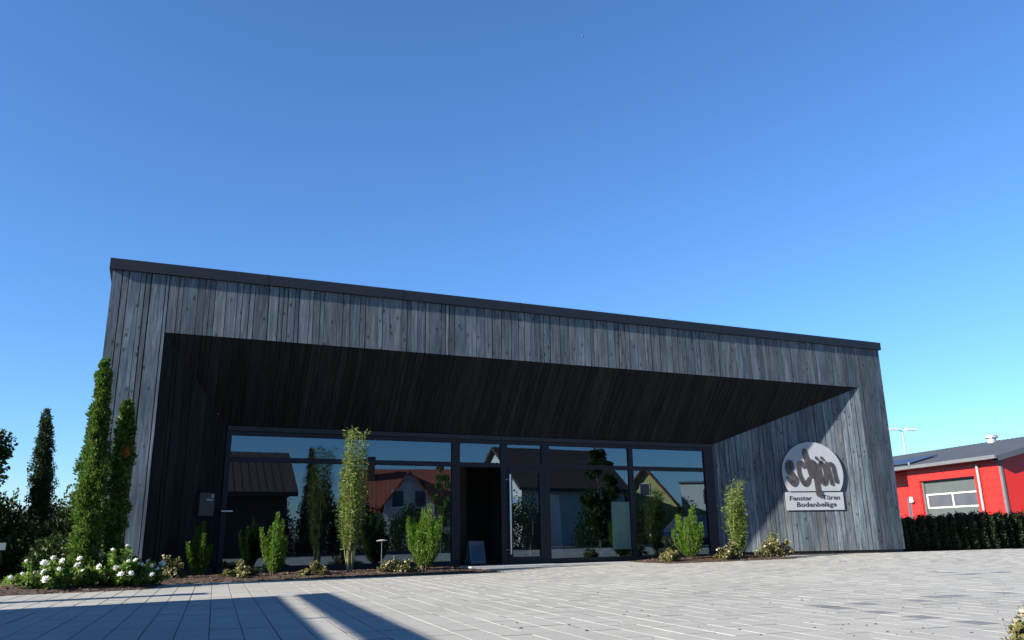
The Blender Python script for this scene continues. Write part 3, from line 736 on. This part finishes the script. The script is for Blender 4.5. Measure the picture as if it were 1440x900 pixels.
lows = [((2.68, -1.0), .40, .28, .26, 'olive ground rose beside the left edge of the glass, before the shaded splay'),
        ((3.89, -1.05), .27, .22, .18, 'low olive ground rose between the left yew and the tall bamboo'),
        ((5.50, -.95), .46, .26, .23, 'spreading olive ground rose between the tall bamboo and the widest yew'),
        ((11.97, -.5), .24, .22, .28, 'small olive ground rose at the left corner of the right bed'),
        ((13.45, -.7), .42, .26, .36, 'olive ground rose at the foot of the short bamboo'),
        ((14.75, -.8), .56, .30, .52, 'largest olive ground rose at the right tip of the right bed'),
        ((1.49, -.6), .30, .25, .40, 'sparse ground rose in shade at the foot of the left splay')]
flm = MB()
def blossom_mesh(r, seed, mat, name):
    rs = random.Random(seed); m = MB()
    for ring, (n, tilt, rr) in enumerate(((5, .25, 1.), (5, .7, .8), (4, 1.15, .55))):
        for k in range(n):
            a = 6.283*k/n+ring*.5; d = Vector((math.cos(a)*math.cos(tilt), math.sin(a)*math.cos(tilt), math.sin(tilt)))*r*rr*1.1; s = Vector((-math.sin(a), math.cos(a), 0))*r*.55*rr; u = Vector((0, 0, r*.18))
            c = Vector((0, 0, r*.1*ring)); m.face([c, c+d*.55+s-u, c+d+u*.3, c+d*.55-s-u])
    m.tube([(0, 0, -r*.3), (0, 0, r*.15), (0, 0, r*.5), (0, 0, r*.62)], [r*.3, r*.72, r*.5, r*.15], 8)
    me = m.build(name, mat); mesh = me.data; bpy.data.objects.remove(me); return mesh
bud_me = blossom_mesh(.026, 1, M['bud'], 'flower'); ros_me = blossom_mesh(.062, 2, M['petal'], 'blossom')
for k, ((x, y), sx, sy, h, lab) in enumerate(lows):
    t, tips, rs = low_shrub('ground_rose', lab, (x, y, gz(x)+.02), sx, sy, h, 40+k, M['lowleaf'], int(900+5200*sx*sy+600*h), .045, cat='shrub')
    for q in range(8 + int(sx*26)):
        p = tips[rs.randint(len(tips))]*rs.uniform(.8, 1.02)+rs.normal(size=3)*.03; o = bpy.data.objects.new('flower', bud_me); COL.objects.link(o); o.parent = t; o.location = (p[0], p[1], max(.02, p[2])+.01)
        o.rotation_euler = (rs.uniform(-.8, .8), rs.uniform(-.8, .8), rs.uniform(0, 6)); s = rs.uniform(.6, 1.2); o.scale = (s, s, s)

rose_spots = [((-.08, -2.55), .66, .42, .46, 'white rose bush furthest left, spilling over the mulch near the parked car',
               [(22, 822), (40, 826)]),
              ((.72, -2.4), .58, .40, .52, 'white rose bush in front of the columnar conifers', []),
              ((1.14, -1.9), .28, .30, .40, 'rose bush with one shaded white bloom, beside the left wall foot', [])]
for k, ((x, y), sx, sy, h, lab, _) in enumerate(rose_spots):
    t, tips, rs = low_shrub('rose_bush', lab, (x, y, gz(x)+.02), sx, sy, h, 60+k, M['roseleaf'], [3600, 3600, 1300][k], .055, rag=.1, cat='rose bush')
    nb = [17, 14, 4][k]
    front = sorted(tips, key=lambda p: p[1]*.8-p[2]*.6+rs.uniform(0, .35)); chosen = []
    for p in front:
        if len(chosen) < nb and all(np.linalg.norm((p-c_)[[0, 2]]) > .085 for c_ in chosen): chosen.append(p)
    for p in chosen:
        o = bpy.data.objects.new('blossom', ros_me); COL.objects.link(o); o.parent = t
        o.location = (p[0], p[1]-.03, p[2]+.04); o.rotation_euler = (rs.uniform(.2, 1.2), rs.uniform(-.7, .5), rs.uniform(0, 6)); s = rs.uniform(.5, .98); o.scale = (s, s, s)
t, tips, rs = low_shrub('ground_rose', 'pale flowering ground rose in the near right corner of the paving', (5.70, -13.22, -.15), .26, .2, .20, 77, M['lowleaf'], 1400, .028)
for q in range(26):
    p = tips[rs.randint(len(tips))]*rs.uniform(.85, 1.05); o = bpy.data.objects.new('flower', bud_me); COL.objects.link(o); o.parent = t; o.location = tuple(p); o.rotation_euler = (rs.uniform(-.8, .8), rs.uniform(-.8, .8), 0); s = rs.uniform(.5, .85); o.scale = (s, s, s)

# litter on the paving
m = MB(); rl = random.Random(12)
for x0, x1, y0, y1, n in ((3.5, 9.5, -13, -9.6, 90), (7.5, 12.5, -2.2, -.9, 46), (12, 19, -5, -1.2, 34), (3, 8, -8.5, -3, 22)):
    for _ in range(n):
        x, y = rl.uniform(x0, x1), rl.uniform(y0, y1); s_ = rl.uniform(.004, .013); a = rl.uniform(0, 6.3); z = gz(x)+.002
        c_, d_ = math.cos(a)*s_, math.sin(a)*s_; h_ = s_*rl.uniform(.3, .8)
        P = [(x-c_*1.6, y-d_*1.6, z), (x+d_, y-c_, z), (x+c_*1.6, y+d_*1.6, z), (x-d_, y+c_, z), (x, y, z+h_)]
        m.shell(P, [(0, 1, 4), (1, 2, 4), (2, 3, 4), (3, 0, 4)])
tag(m.build('leaf_litter', M['mulch']), 'small dark crumbs of litter scattered over the pale paving', 'litter', kind='stuff')

# garden stake light
t = thing('garden_light', 'slim steel garden light on a stake left of the widest yew', 'garden light', (5.28, -.5, gz(5)))
m = MB(); m.tube([(0, 0, -.02), (0, 0, .62)], .007, 8); m.build('stake', M['chrome'], t)
m = MB(); m.tube([(0, 0, .62), (0, 0, .63), (0, 0, .65)], [.105, .11, .03], 16); m.build('cap', M['zinc'], t)
m = MB(); m.tube([(0, 0, .0), (0, 0, .05)], .03, 10); m.build('foot', M['zinc'], t)

# ------------------------------------------------------------------ right side: hedge, red workshop, lamp post
def hedge_plant_mesh(seed):
    rs = np.random.RandomState(seed); n = 5200
    u = rs.uniform(0, 1, n); a = rs.uniform(0, 6.28, n); rr = np.sqrt(rs.uniform(.15, 1, n))*(.29-.05*u+.03*np.sin(a*3+u*9))
    pos = np.stack([rr*np.cos(a)*1.02, rr*np.sin(a)*.8, u**.85*(.86+.10*np.sin(a*2+seed)*np.sin(rr*21+seed))+rs.normal(size=n)*.022], 1)
    return leaf_quads(rs, pos, np.stack([np.cos(a), np.sin(a), np.full(n, .7)], 1)+rs.normal(size=(n, 3))*.5, .07, .017)
hb = [hedge_plant_mesh(80+k) for k in range(3)]
protos = []
for k in range(3):
    t = thing('hedge_plant', 'dark clipped hedge plant in the low row before the red workshop', 'hedge plant', (0, 0, 0), 0, 'hedge plants in the row before the red workshop')
    quick('foliage', hb[k], None, M['hedgeleaf'], t)
    m = MB(); m.tube([(0, 0, -.02), (0, 0, .6)], [.02, .01], 6); m.build('stem', M['bark'], t); protos.append(t)
rh = random.Random(3)
for k in range(14):
    x = 20.3+k*.44; y = .50+.055*(x-20.3); o = protos[k] if k < 3 else copy_tree(protos[rh.randrange(3)])
    o.location = (x, y, -.06); o.rotation_euler = (0, 0, rh.uniform(0, 6.28)); s = rh.uniform(.98, 1.1); o.scale = (s, s, rh.uniform(.95, 1.06)*(1.0+.008*k))

PC = Vector((35.8, 7.94, 0)); UU = Vector((.2226, .9749, 0)); VV = Vector((.9749, -.2226, 0))
red = thing('red_workshop', 'red clad workshop with grey pitched roof beyond the hedge at right', 'building', (35.8, 7.94, -.2))
OR = (35.8, 7.94, -.2)
def rp(u, v, z): p = PC+UU*u+VV*v; return (p.x, p.y, z)
def rbox(mb, u0, u1, v0, v1, z0, z1, mi=0):
    P = [rp(u, v, z) for z in (z0, z1) for u, v in ((u0, v0), (u0, v1), (u1, v1), (u1, v0))]
    mb.shell(P, [(0, 3, 2, 1), (4, 5, 6, 7), (0, 1, 5, 4), (1, 2, 6, 5), (2, 3, 7, 6), (3, 0, 4, 7)], mi)
EZ = 3.70; SL = .25; VR = 5.0
m = MB()
D0, D1, DZ = 1.71, 5.53, 2.93
def panels(u0, u1, z0, z1, v=0.):
    z = z0
    while z < z1-.02:
        zt = min(z+.36, z1); rbox(m, u0, u1, v, v+.15, z, zt-.006); z = zt
panels(0.06, D0, -.2, 3.6); panels(D1, 6.35, -.2, 3.6); panels(D0+.005, D1-.005, DZ, 3.6)
panels(6.36, 14, -.2, 3.6, 1.0); rbox(m, 6.30, 6.355, .155, 1.15, -.2, 3.6)
m.shell([rp(0, .06, -.2), rp(0, 10, -.2), rp(0, 10, EZ), rp(0, VR, EZ+SL*VR-.05), rp(0, .06, EZ)], [(0, 1, 2, 3, 4)])
m.shell([rp(14, 1, -.2), rp(14, 10, -.2), rp(14, 10, EZ), rp(14, VR, EZ+SL*VR-.05), rp(14, 1, EZ)], [(4, 3, 2, 1, 0)])
m.shell([rp(0, 10, -.2), rp(14, 10, -.2), rp(14, 10, EZ), rp(0, 10, EZ)], [(0, 1, 2, 3)])
m.build('wall', M['red'], red, OR)
m = MB()
def roofpt(u, v, d=0): return rp(u, v, EZ + SL*(v if v < VR else 2*VR-v) + d)
for u in np.arange(-.35, 14.2, .30):
    for va, vb in ((-.45, VR), (VR, 2*VR+.4)):
        m.face([roofpt(u, va, .06), roofpt(u+.24, va, .06), roofpt(u+.24, vb, .06), roofpt(u, vb, .06)])
        m.face([roofpt(u+.24, va, .06), roofpt(u+.255, va, .10), roofpt(u+.255, vb, .10), roofpt(u+.24, vb, .06)])
        m.face([roofpt(u+.255, va, .10), roofpt(u+.285, va, .10), roofpt(u+.285, vb, .10), roofpt(u+.255, vb, .10)])
        m.face([roofpt(u+.285, va, .10), roofpt(u+.30, va, .06), roofpt(u+.30, vb, .06), roofpt(u+.285, vb, .10)])
m.build('roof', M['roof_grey'], red, OR)
m = MB(); rbox(m, -.38, 14.2, -.6, -.46, EZ-.16, EZ-.0); m.build('gutter', M['trim_grey'], red, OR)
m = MB()
for va, vb in ((-.45, VR), (VR, 2*VR+.4)):
    m.shell([roofpt(-.40, va, .09), roofpt(-.40, vb, .09), roofpt(-.40, vb, -.16), roofpt(-.40, va, -.16), roofpt(-.02, va, .055), roofpt(-.02, vb, .055), roofpt(-.02, vb, -.16), roofpt(-.02, va, -.16)],
            [(0, 1, 2, 3), (3, 2, 6, 7), (0, 4, 5, 1), (4, 7, 6, 5)])
rbox(m, -.35, 14.2, -.45, -.01, EZ-.16, EZ-.10)
m.build('verge_trim', M['roof_grey'], red, OR)
m = MB(); rbox(m, -.03, .10, -.04, .055, -.2, EZ-.17); m.build('corner_trim', M['trim_grey'], red, OR)
m = MB(); p0 = Vector(rp(1.33, -.10, -.2)); m.tube([p0, p0+Vector((0, 0, EZ-.1))], .06, 10); m.build('downpipe', M['zinc'], red, OR)
m = MB()
for z0, z1 in ((-.15, .28), (.285, .72), (.725, 1.16), (1.165, 1.55), (2.27, 2.92)): rbox(m, D0+.08, D1-.08, .28, .33, z0, z1)
gd = m.build('garage_door', M['door_green'], red, OR)
m = MB(); rbox(m, D0+.08, D1-.08, .262, .338, 1.552, 1.62); rbox(m, D0+.08, D1-.08, .262, .338, 2.20, 2.268); uc = (D0+D1)/2; rbox(m, uc-.035, uc+.035, .264, .336, 1.622, 2.198); rbox(m, D0+.082, D0+.15, .264, .336, 1.622, 2.198); rbox(m, D1-.15, D1-.082, .264, .336, 1.622, 2.198)
m.build('window_frame', M['white'], gd, OR)
m = MB(); rbox(m, D0+.1, D1-.1, .30, .31, 1.6, 2.22); m.build('pane', M['dark_glass'], gd, OR)
m = MB(); rbox(m, D0, D0+.075, .155, .34, -.2, DZ); rbox(m, D1-.075, D1, .155, .34, -.2, DZ); rbox(m, D0+.08, D1-.08, .155, .34, DZ-.06, DZ-.004); m.build('door_surround', M['trim_grey'], red, OR)
m = MB(); rbox(m, 6.9, 7.9, .96, .995, .9, 2.2); m.build('window', M['dark_glass'], red, OR)
for k in range(4):
    m = MB(); u0 = 6.2+k*1.75
    P = [roofpt(u0, .2, .16), roofpt(u0+1.7, .2, .16), roofpt(u0+1.7, 1.9, .16), roofpt(u0, 1.9, .16)]; Q = [(x, y, z+.04) for x, y, z in P]
    m.shell(P+Q, [(0, 3, 2, 1), (4, 5, 6, 7), (0, 1, 5, 4), (1, 2, 6, 5), (2, 3, 7, 6), (3, 0, 4, 7)]); s_ = m.build('solar_panel', M['solar'], red, OR)
    m = MB()
    for e in (.05, 1.6): rbox(m, u0+e, u0+e+.05, .1, .18, EZ+.1, EZ+.25)
    m.build('clamp', M['zinc'], s_, OR)
m = MB(); q = Vector(roofpt(5.4, 4.6, 0)); m.tube([q, q+Vector((0, 0, .3))], .22, 14); m.tube([q+Vector((0, 0, .31)), q+Vector((0, 0, .42)), q+Vector((0, 0, .5))], [.32, .3, .1], 14); m.build('roof_vent', M['zinc'], red, OR)
m = MB(); q = Vector(rp(6.1, -.02, 2.05)); m.tube([q, q-VV*.12], .05, 8); m.tube([q-VV*.12+Vector((0, 0, .12)), q-VV*.12+Vector((0, 0, -.14))], [.09, .12], 12); m.build('wall_lamp', M['white'], red, OR)

t = thing('street_lamp', 'tall double-headed street lamp behind the red workshop', 'street lamp', (60.7, 33.8, -.2))
m = MB(); m.tube([(0, 0, 0), (0, 0, 9.1)], [.10, .06], 10); m.build('pole', M['zinc'], t)
for s in (-1, 1):
    m = MB(); m.tube([(0, 0, 9.05), (s*.4, -.1*s, 9.18)], .04, 8)
    m.obox((s*.85, -.2*s, 9.23), (.97, -.24, 0), (.24, .97, 0), (0, 0, 1), .5, .16, .07); m.build('lamp_head', M['white'], t)

# ------------------------------------------------------------------ trees, shrubs and houses around
def leafy_tree(name, label, loc, h, r, seed, mat, n=9000, trunk_h=.3, leaf=.11, group=None, zs=1.):
    rs = np.random.RandomState(seed); t = thing(name, label, 'tree', loc, 0, group); m = MB()
    th = h*trunk_h; m.tube([(0, 0, -.1), (0, 0, th), (0, 0, h*.8)], [r*.07+.03, r*.05+.02, .02], 8)
    cl = []
    for k in range(26):
        a = rs.uniform(0, 6.28); q = math.sqrt(rs.uniform(.02, 1)); z = th+(h-th)*rs.uniform(.05, .92); w = math.sin(math.pi*min(.97, max(.12, (z-th*.7)/(h-th*.7))))**.7
        c = np.array([math.cos(a)*r*q*w, math.sin(a)*r*q*w, z]); cl.append((c, r*rs.uniform(.22, .42)))
        m.tube([(0, 0, max(th*.6, z-r*.6)), tuple(c*np.array([.5, .5, 1])-np.array([0, 0, r*.15])), tuple(c)], [.04*r, .022*r, .008*r], 5)
    V = []
    for c, s in cl:
        k = n//26; o = unit(rs.normal(size=(k, 3)))*rs.uniform(.1, 1, (k, 1))**.6*s*np.array([1.1, 1.1, .8*zs]); V.append(leaf_quads(rs, c+o, unit(o)+rs.normal(size=(k, 3))*.7, leaf, leaf*.38))
    quick('crown', np.concatenate(V), None, mat, t); m.build('trunk', M['bark'], t); return t
def round_shrub(name, label, loc, sx, sy, h, seed, mat, n=5000, leaf=.07, group=None, cat='shrub'):
    rs = np.random.RandomState(seed); t = thing(name, label, cat, loc, 0, group)
    d = unit(rs.normal(size=(n, 3))); d[:, 2] = np.abs(d[:, 2]); q = rs.uniform(.35, 1, (n, 1))**.6*(1+.18*np.sin(d[:, :1]*7+seed)*np.sin(d[:, 1:2]*6))
    pos = d*q*np.array([sx, sy, h]); quick('foliage', leaf_quads(rs, pos, d+rs.normal(size=(n, 3))*.7, leaf, leaf*.4), None, mat, t)
    m = MB()
    for k in range(5): m.tube([(0, 0, -.05), (rs.uniform(-.4, .4)*sx, rs.uniform(-.4, .4)*sy, h*.6)], [.03, .01], 5)
    m.build('stem', M['bark'], t); return t
leafy_tree('broadleaf_tree', 'dark leafy tree cut by the left edge of the picture', (-2.75, 4.0, -.2), 3.55, 1.05, 101, M['treeleaf'], 9000, .2, .10)
round_shrub('garden_shrub', 'dark shrub below the far left tree, behind the parked car', (-2.6, 5.2, -.2), 1.2, .9, 1.9, 102, M['treeleaf'], 7000, .09)
round_shrub('garden_shrub', 'dark green shrub between the lone conifer and the tall conifer', (-.85, 8.5, -.2), .75, .7, 2.0, 103, M['treeleaf'], 5200, .09)
round_shrub('garden_shrub', 'dark shrub in the gap between the far left tree and the lone conifer', (-1.95, 5.9, -.2), .6, .6, 1.75, 107, M['treeleaf'], 5200, .08)
round_shrub('garden_shrub', 'dark shrub at the foot of the lone columnar conifer', (-1.25, 4.2, -.2), .85, .6, .95, 104, M['treeleaf'], 4200, .08)
round_shrub('garden_shrub', 'dark low shrub behind the roses beside the timber wall corner', (-.5, 2.6, -.2), .7, .5, .85, 106, M['treeleaf'], 4200, .07)
round_shrub('shade_hedge', 'tall dark unseen hedge added to shade the left planting', (-5.7, 6.4, -.2), 1.3, 4.4, 3.5, 105, M['treeleaf'], 17000, .13, cat='hedge')  # added out of view as a shade caster for the left shrubs
column_conifer('columnar_conifer', 'unseen columnar conifer added at left to shade the parked car', (-6.2, 2.4, -.2), 3.4, .8, M['cypdark'], 15, (0, 0), 300, 24)  # extra tree out of view, added to throw shade on the car

def car(label, loc, rz, paint, group=None):
    t = thing('parked_car', label, 'car', loc, rz, group); m = MB()
    # stations along the length (front = +x): x, belt z, half width
    st = [(2.12, .40, .55, .55), (2.05, .36, .66, .70), (1.7, .30, .80, .82), (1.0, .26, .90, .86), (.55, .25, .95, .87), (-.9, .25, .97, .87), (-1.7, .28, .98, .84), (-2.0, .34, .90, .76), (-2.08, .42, .80, .64)]
    ring = []
    for x, zb, zt, hw in st:
        ring.append([(x, -hw*.92, zb), (x, -hw, zb+(zt-zb)*.45), (x, -hw*.95, zt-.05), (x, -hw*.8, zt), (x, hw*.8, zt), (x, hw*.95, zt-.05), (x, hw, zb+(zt-zb)*.45), (x, hw*.92, zb)])
    P = [p for r_ in ring for p in r_]; F = []
    for i in range(len(ring)-1):
        for j in range(8): F.append((i*8+j, i*8+(j+1) % 8, (i+1)*8+(j+1) % 8, (i+1)*8+j))
    F.append(tuple(range(8))); F.append(tuple(reversed(range((len(ring)-1)*8, len(ring)*8)))); m.shell(P, F); m.build('body', paint, t, smooth=False)
    m = MB(); cb = [(.75, .93, .74), (.05, 1.42, .58), (-1.15, 1.46, .58), (-1.85, .95, .70)]
    P = [(x, s*w, z) for x, z, w in cb for s in (-1, 1)]; m.shell(P, [(0, 2, 3, 1), (2, 4, 5, 3), (4, 6, 7, 5), (0, 6, 4, 2), (1, 3, 5, 7)]); m.build('window', M['dark_glass'], t)
    m = MB(); m.obox((-.55, 0, 1.455), (1, 0, -.03), (0, 1, 0), (0, 0, 1), .62, .585, .02); m.build('roof', paint, t)
    for x in (1.32, -1.32):
        for s in (-1, 1):
            m = MB(); m.tube([(x, s*.70, .32), (x, s*.875, .32)], .32, 20); w_ = m.build('wheel', M['tyre'], t)
            m = MB(); m.tube([(x, s*.85, .32), (x, s*.882, .32)], .2, 14); m.build('rim', M['zinc'], w_)
    for s in (-1, 1):
        m = MB(); m.obox((1.93, s*.60, .68), (.86, -s*.5, 0), (s*.5, .86, 0), (0, 0, 1), .12, .17, .065); m.build('headlight', M['lamp_glass'], t)
    m = MB(); m.box(2.04, 2.15, -.5, .5, .36, .5); m.build('grille', M['black'], t)
    return t
car('dark parked car whose nose shows at the left picture edge', (-3.56, 1.6, -.2), rad(-12), M['car_dark'])
car('dark parked car mirrored in the right end of the glass', (22.8, -11.0, -.2), rad(155), M['car_dark'])

# surroundings behind the camera, seen as reflections
def gable_house(name, label, loc, rz, wx, wy, eave, ridge, wall, roof, wins=(), chim=None, door=True):
    """gable on local +y face (width wx), ridge along y"""
    t = thing(name, label, 'house', loc, rz); m = MB(); hx = wx/2
    P = [(-hx, -wy, 0), (hx, -wy, 0), (hx, 0, 0), (-hx, 0, 0), (-hx, -wy, eave), (hx, -wy, eave), (hx, 0, eave), (-hx, 0, eave), (0, -wy, ridge), (0, 0, ridge)]
    m.shell(P, [(0, 1, 5, 8, 4), (2, 3, 7, 9, 6), (1, 2, 6, 5), (3, 0, 4, 7)]); m.build('wall', wall, t)
    m = MB(); sl = (ridge-eave)/hx; o = .45
    for s in (-1, 1):
        n = int(wy/.5)+2
        a, b = (s*(hx+o), eave-sl*o), (0, ridge)
        for dz in (.06, .22):
            pass
        Q = [(a[0], -wy-.4, a[1]+.02), (a[0], .4, a[1]+.02), (b[0], .4, b[1]+.02), (b[0], -wy-.4, b[1]+.02)]; R_ = [(x, y, z+.2) for x, y, z in Q]
        m.shell(Q+R_, [(0, 1, 2, 3) if s > 0 else (3, 2, 1, 0), (4, 7, 6, 5) if s > 0 else (5, 6, 7, 4), (0, 4, 5, 1), (1, 5, 6, 2), (3, 7, 4, 0)])
        # tile courses
        k = .35
        while k < wy+.4:
            y = .4-k; m.face([(a[0], y, a[1]+.235), (a[0], y-.06, a[1]+.235), (b[0], y-.06, b[1]+.235), (b[0], y, b[1]+.235)]); k += .35
    ro = m.build('roof', roof, t)
    if chim:
        m = MB(); x, y, z = chim; m.box(x-.3, x+.3, y-.3, y+.3, ridge-2.0, z); m.box(x-.36, x+.36, y-.36, y+.36, z+.002, z+.12); m.build('chimney', M['tile_brown'], ro)
    for (x, z, w, h) in wins:
        m = MB(); m.box(x-w/2-.07, x+w/2+.07, -.05, .05, z-.07, z+h+.07); wf = m.build('window', M['white'], t)
        m = MB(); m.box(x-w/2, x+w/2, .02, .056, z, z+h); m.box(x-.02, x+.02, .02, .062, z, z+h); m.build('pane', M['dark_glass'], wf)
    return t
gable_house('garden_barn', 'dark brown barn with ribbed roof, mirrored in the far left glass', (-2.2, -22.0, -.2), rad(90), 6.0, 9.0, 2.85, 4.65, M['tile_brown'], M['tile_brown'])
hw = gable_house('gabled_house', 'white house with red roof and a cross gable mirrored left of the doorway', (16.0, -48.5, -.2), rad(90+14), 7.0, 9.0, 2.9, 6.1, M['render_white'], M['tile_red'], [], (0.9, -2.0, 7.1))
m = MB(); q0, q1, qx, qz, qe = -7.0, -3.0, 3.5, 5.75, 3.2
P = [(qx+x, y, z) for x in (-3.2, .5) for y, z in ((q0, 0), (q1, 0), (q1, qe), ((q0+q1)/2, qz), (q0, qe))]
m.shell(P, [(4, 3, 2, 1, 0), (5, 6, 7, 8, 9), (0, 1, 6, 5), (1, 2, 7, 6), (4, 0, 5, 9)]); m.build('cross_gable', M['render_white'], hw)
m = MB(); yc = (q0+q1)/2
for s_ in (-1, 1):
    ye = yc+s_*2.35; ze = qz-(qz-qe)/2*2.35
    P = [(qx-3.2, yc, qz+.03), (qx+.85, yc, qz+.03), (qx+.85, ye, ze+.03), (qx-3.2, ye, ze+.03)]; m.shell(P+[(x, y, z+.16) for x, y, z in P], [(0, 1, 2, 3), (7, 6, 5, 4), (1, 5, 6, 2), (2, 6, 7, 3)])
m.build('cross_gable_roof', M['tile_red'], hw)
for yw, zw in ((-4.1, 3.1), (-5.9, 3.1), (-4.0, .9), (-6.0, .9)):
    m = MB(); m.box(qx+.48, qx+.55, yw-.5, yw+.5, zw-.07, zw+1.27); wf = m.build('window', M['white'], hw)
    m = MB(); m.box(qx+.5, qx+.556, yw-.43, yw+.43, zw, zw+1.2); m.build('pane', M['dark_glass'], wf)
gable_house('long_house', 'white house with long brown roof mirrored in the small top lights', (25.3, -38.5, -.2), rad(86), 8.0, 9, 4.2, 7.2, M['render_white'], M['tile_brown'], [(-2, 1, 1.0, 1.3), (2, 1, 1.0, 1.3)], None)
gable_house('steep_house', 'grey house with steep dark roof mirrored right of the door', (34.5, -41.0, -.2), rad(10), 8.4, 10, 2.6, 7.4, M['render_grey'], M['tile_brown'], [(-1.4, 3.6, .9, 1.2), (1.4, 3.6, .9, 1.2)], (2., -3, 7.2))
gable_house('gabled_house', 'yellow gabled house with red roof mirrored in the right-hand window', (42.9, -45.0, -.2), rad(38), 5.6, 9, 3.2, 6.6, M['render_yellow'], M['tile_red'], [(0, 4.2, .8, 1.0), (-1.3, 1.6, .9, 1.2), (1.3, 1.6, .9, 1.2)])
t = thing('cube_house', 'white flat-roofed house with one dark window, mirrored at the right window edge', 'house', (47.2, -42.5, -.2), rad(40))
m = MB(); m.box(-1.7, 2.6, -5, 0, 0, 5.2); m.build('wall', M['render_white'], t)
m = MB(); m.box(-1.85, 2.75, -5.15, .15, 5.21, 5.36); m.build('roof', M['trim_grey'], t)
m = MB(); m.box(.3, 1.7, -.05, .03, 3.3, 4.6); m.build('window', M['dark_glass'], t)
column_conifer('columnar_conifer', 'slim conifer mirrored in the left glass beside the tall bamboo', (7.72, -18.6, -.2), 5.05, .40, M['cypdark'], 17, (0, 0), 420, 30)
leafy_tree('broadleaf_tree', 'tall narrow tree mirrored right of the glass door', (23.7, -20.2, -.2), 5.5, .9, 111, M['treeleaf'], 8000, .1, .14, zs=1.3)
leafy_tree('broadleaf_tree', 'slim young tree mirrored at the left doorpost', (12.65, -14.6, -.2), 4.1, .42, 112, M['roseleaf'], 4500, .1, .10, zs=1.3)
for k, (x, y, sx, h, lab) in enumerate([(6.6, -23.2, 1.3, 3.2, 'dark garden shrub mirrored before the ribbed barn'), (9.3, -24.5, 1.3, 3.4, 'dark garden shrub mirrored behind the slim conifer'),
        (11.6, -26, 1.5, 3.0, 'dark garden shrub mirrored behind the tall bamboo'), (15.5, -28, 1.6, 2.6, 'dark garden shrub mirrored before the white gabled house'),
        (17.4, -24, 1.2, 3.4, 'dark garden shrub mirrored in the closed glass door'), (20.6, -24, 1.7, 3.0, 'dark garden shrub mirrored right of the glass door'),
        (26.6, -25, 1.9, 3.2, 'dark garden shrub mirrored behind the pale green panel'), (31.5, -29, 2.2, 3.1, 'dark garden shrub mirrored before the yellow house'),
        (36.5, -30, 2.4, 2.9, 'dark garden shrub mirrored behind the right yew'), (41.5, -33, 2.6, 2.8, 'dark garden shrub mirrored at the right window edge')]):
    round_shrub('garden_shrub', lab, (x, y, -.2), sx, sx*.8, h, 120+k, M['treeleaf'], 5000, .13)

# unseen screen and pillar, added only to cast shadows across the paving
t = thing('shadow_screen', 'unseen grey screen with raised top rail, added for its shadow on the paving', 'shadow screen', (-2.80, -6.22, -.2))
m = MB(); L = 12.
def sb(a, b, z): return (-GX*a + b, -a, z)
ZS = 2.50
m.shell([sb(0, 0, 0), sb(L, 0, 0), sb(L, .06, 0), sb(0, .06, 0), sb(0, 0, ZS), sb(L, 0, ZS), sb(L, .06, ZS), sb(0, .06, ZS)], [(0, 3, 2, 1), (4, 5, 6, 7), (0, 1, 5, 4), (1, 2, 6, 5), (2, 3, 7, 6), (3, 0, 4, 7)]); m.build('shadow_screen_panel', M['screen'], t)
m = MB(); z0, z1 = 2.61, 2.80
m.shell([sb(-.1, 0, z0), sb(L, 0, z0), sb(L, .06, z0), sb(-.1, .06, z0), sb(-.1, 0, z1), sb(L, 0, z1), sb(L, .06, z1), sb(-.1, .06, z1)], [(0, 3, 2, 1), (4, 5, 6, 7), (0, 1, 5, 4), (1, 2, 6, 5), (2, 3, 7, 6), (3, 0, 4, 7)]); m.build('shadow_screen_rail', M['screen'], t)
for a in (.3, 3.2, 6.1, 9.0, 11.8):
    m = MB(); x, y, _ = sb(a, .09, 0); m.box(x-.025, x+.025, y-.03, y+.03, 0, 2.72); m.build('shadow_screen_post', M['trim_grey'], t)
t = thing('shadow_pillar', 'unseen square grey pillar added for its thin shadow strip', 'pillar', (-3.3, -5.1, -.2))  # added block out of view, sized for the shadow strip it casts
m = MB(); m.box(-.15, .15, -.15, .15, 0, 2.25); m.build('shadow_pillar_shaft', M['screen'], t)
m = MB(); m.box(-.19, .19, -.19, .19, 2.252, 2.32); m.build('cap_stone', M['stone'], t)

# far hill and aircraft
h = MB(); rs = np.random.RandomState(9); nxh = 80
prev = None
for k in range(nxh+1):
    x = -520+k*9.5*1.35; z = 13+3.2*math.sin(k*.33)+1.6*math.sin(k*.9)+rs.uniform(-.7, .7)
    row = [(x, 285, -1), (x, 320, z*.7), (x, 360, z), (x, 460, -1)]
    if prev:
        for a in range(3): h.face([prev[a], row[a], row[a+1], prev[a+1]])
    prev = row
tag(h.build('hill', M['hill']), kind='structure')
AP = (5480, 9360, 7430)
t = thing('airplane', 'tiny white airliner high in the sky', 'airplane', AP, rad(200))
m = MB(); m.tube([(-30, 0, 0), (-26, 0, 0), (20, 0, 0), (30, 0, 2)], [1, 3.5, 3.2, .5], 10); m.build('fuselage', M['white'], t)
m = MB()
for s in (-1, 1): m.prism([(-6, s*3), (6, s*3), (16, s*28), (11, s*28)], -.6, .6); m.prism([(24, s*1), (29, s*1), (31, s*10), (28, s*10)], .6, 1.2)
m.build('wing', M['white'], t)
m = MB(); m.prism([(23, 1), (30, 1), (32, 10), (29, 10)], -.5, .5, lambda a, b, c: (a, c, b)); m.build('tail_fin', M['white'], t)
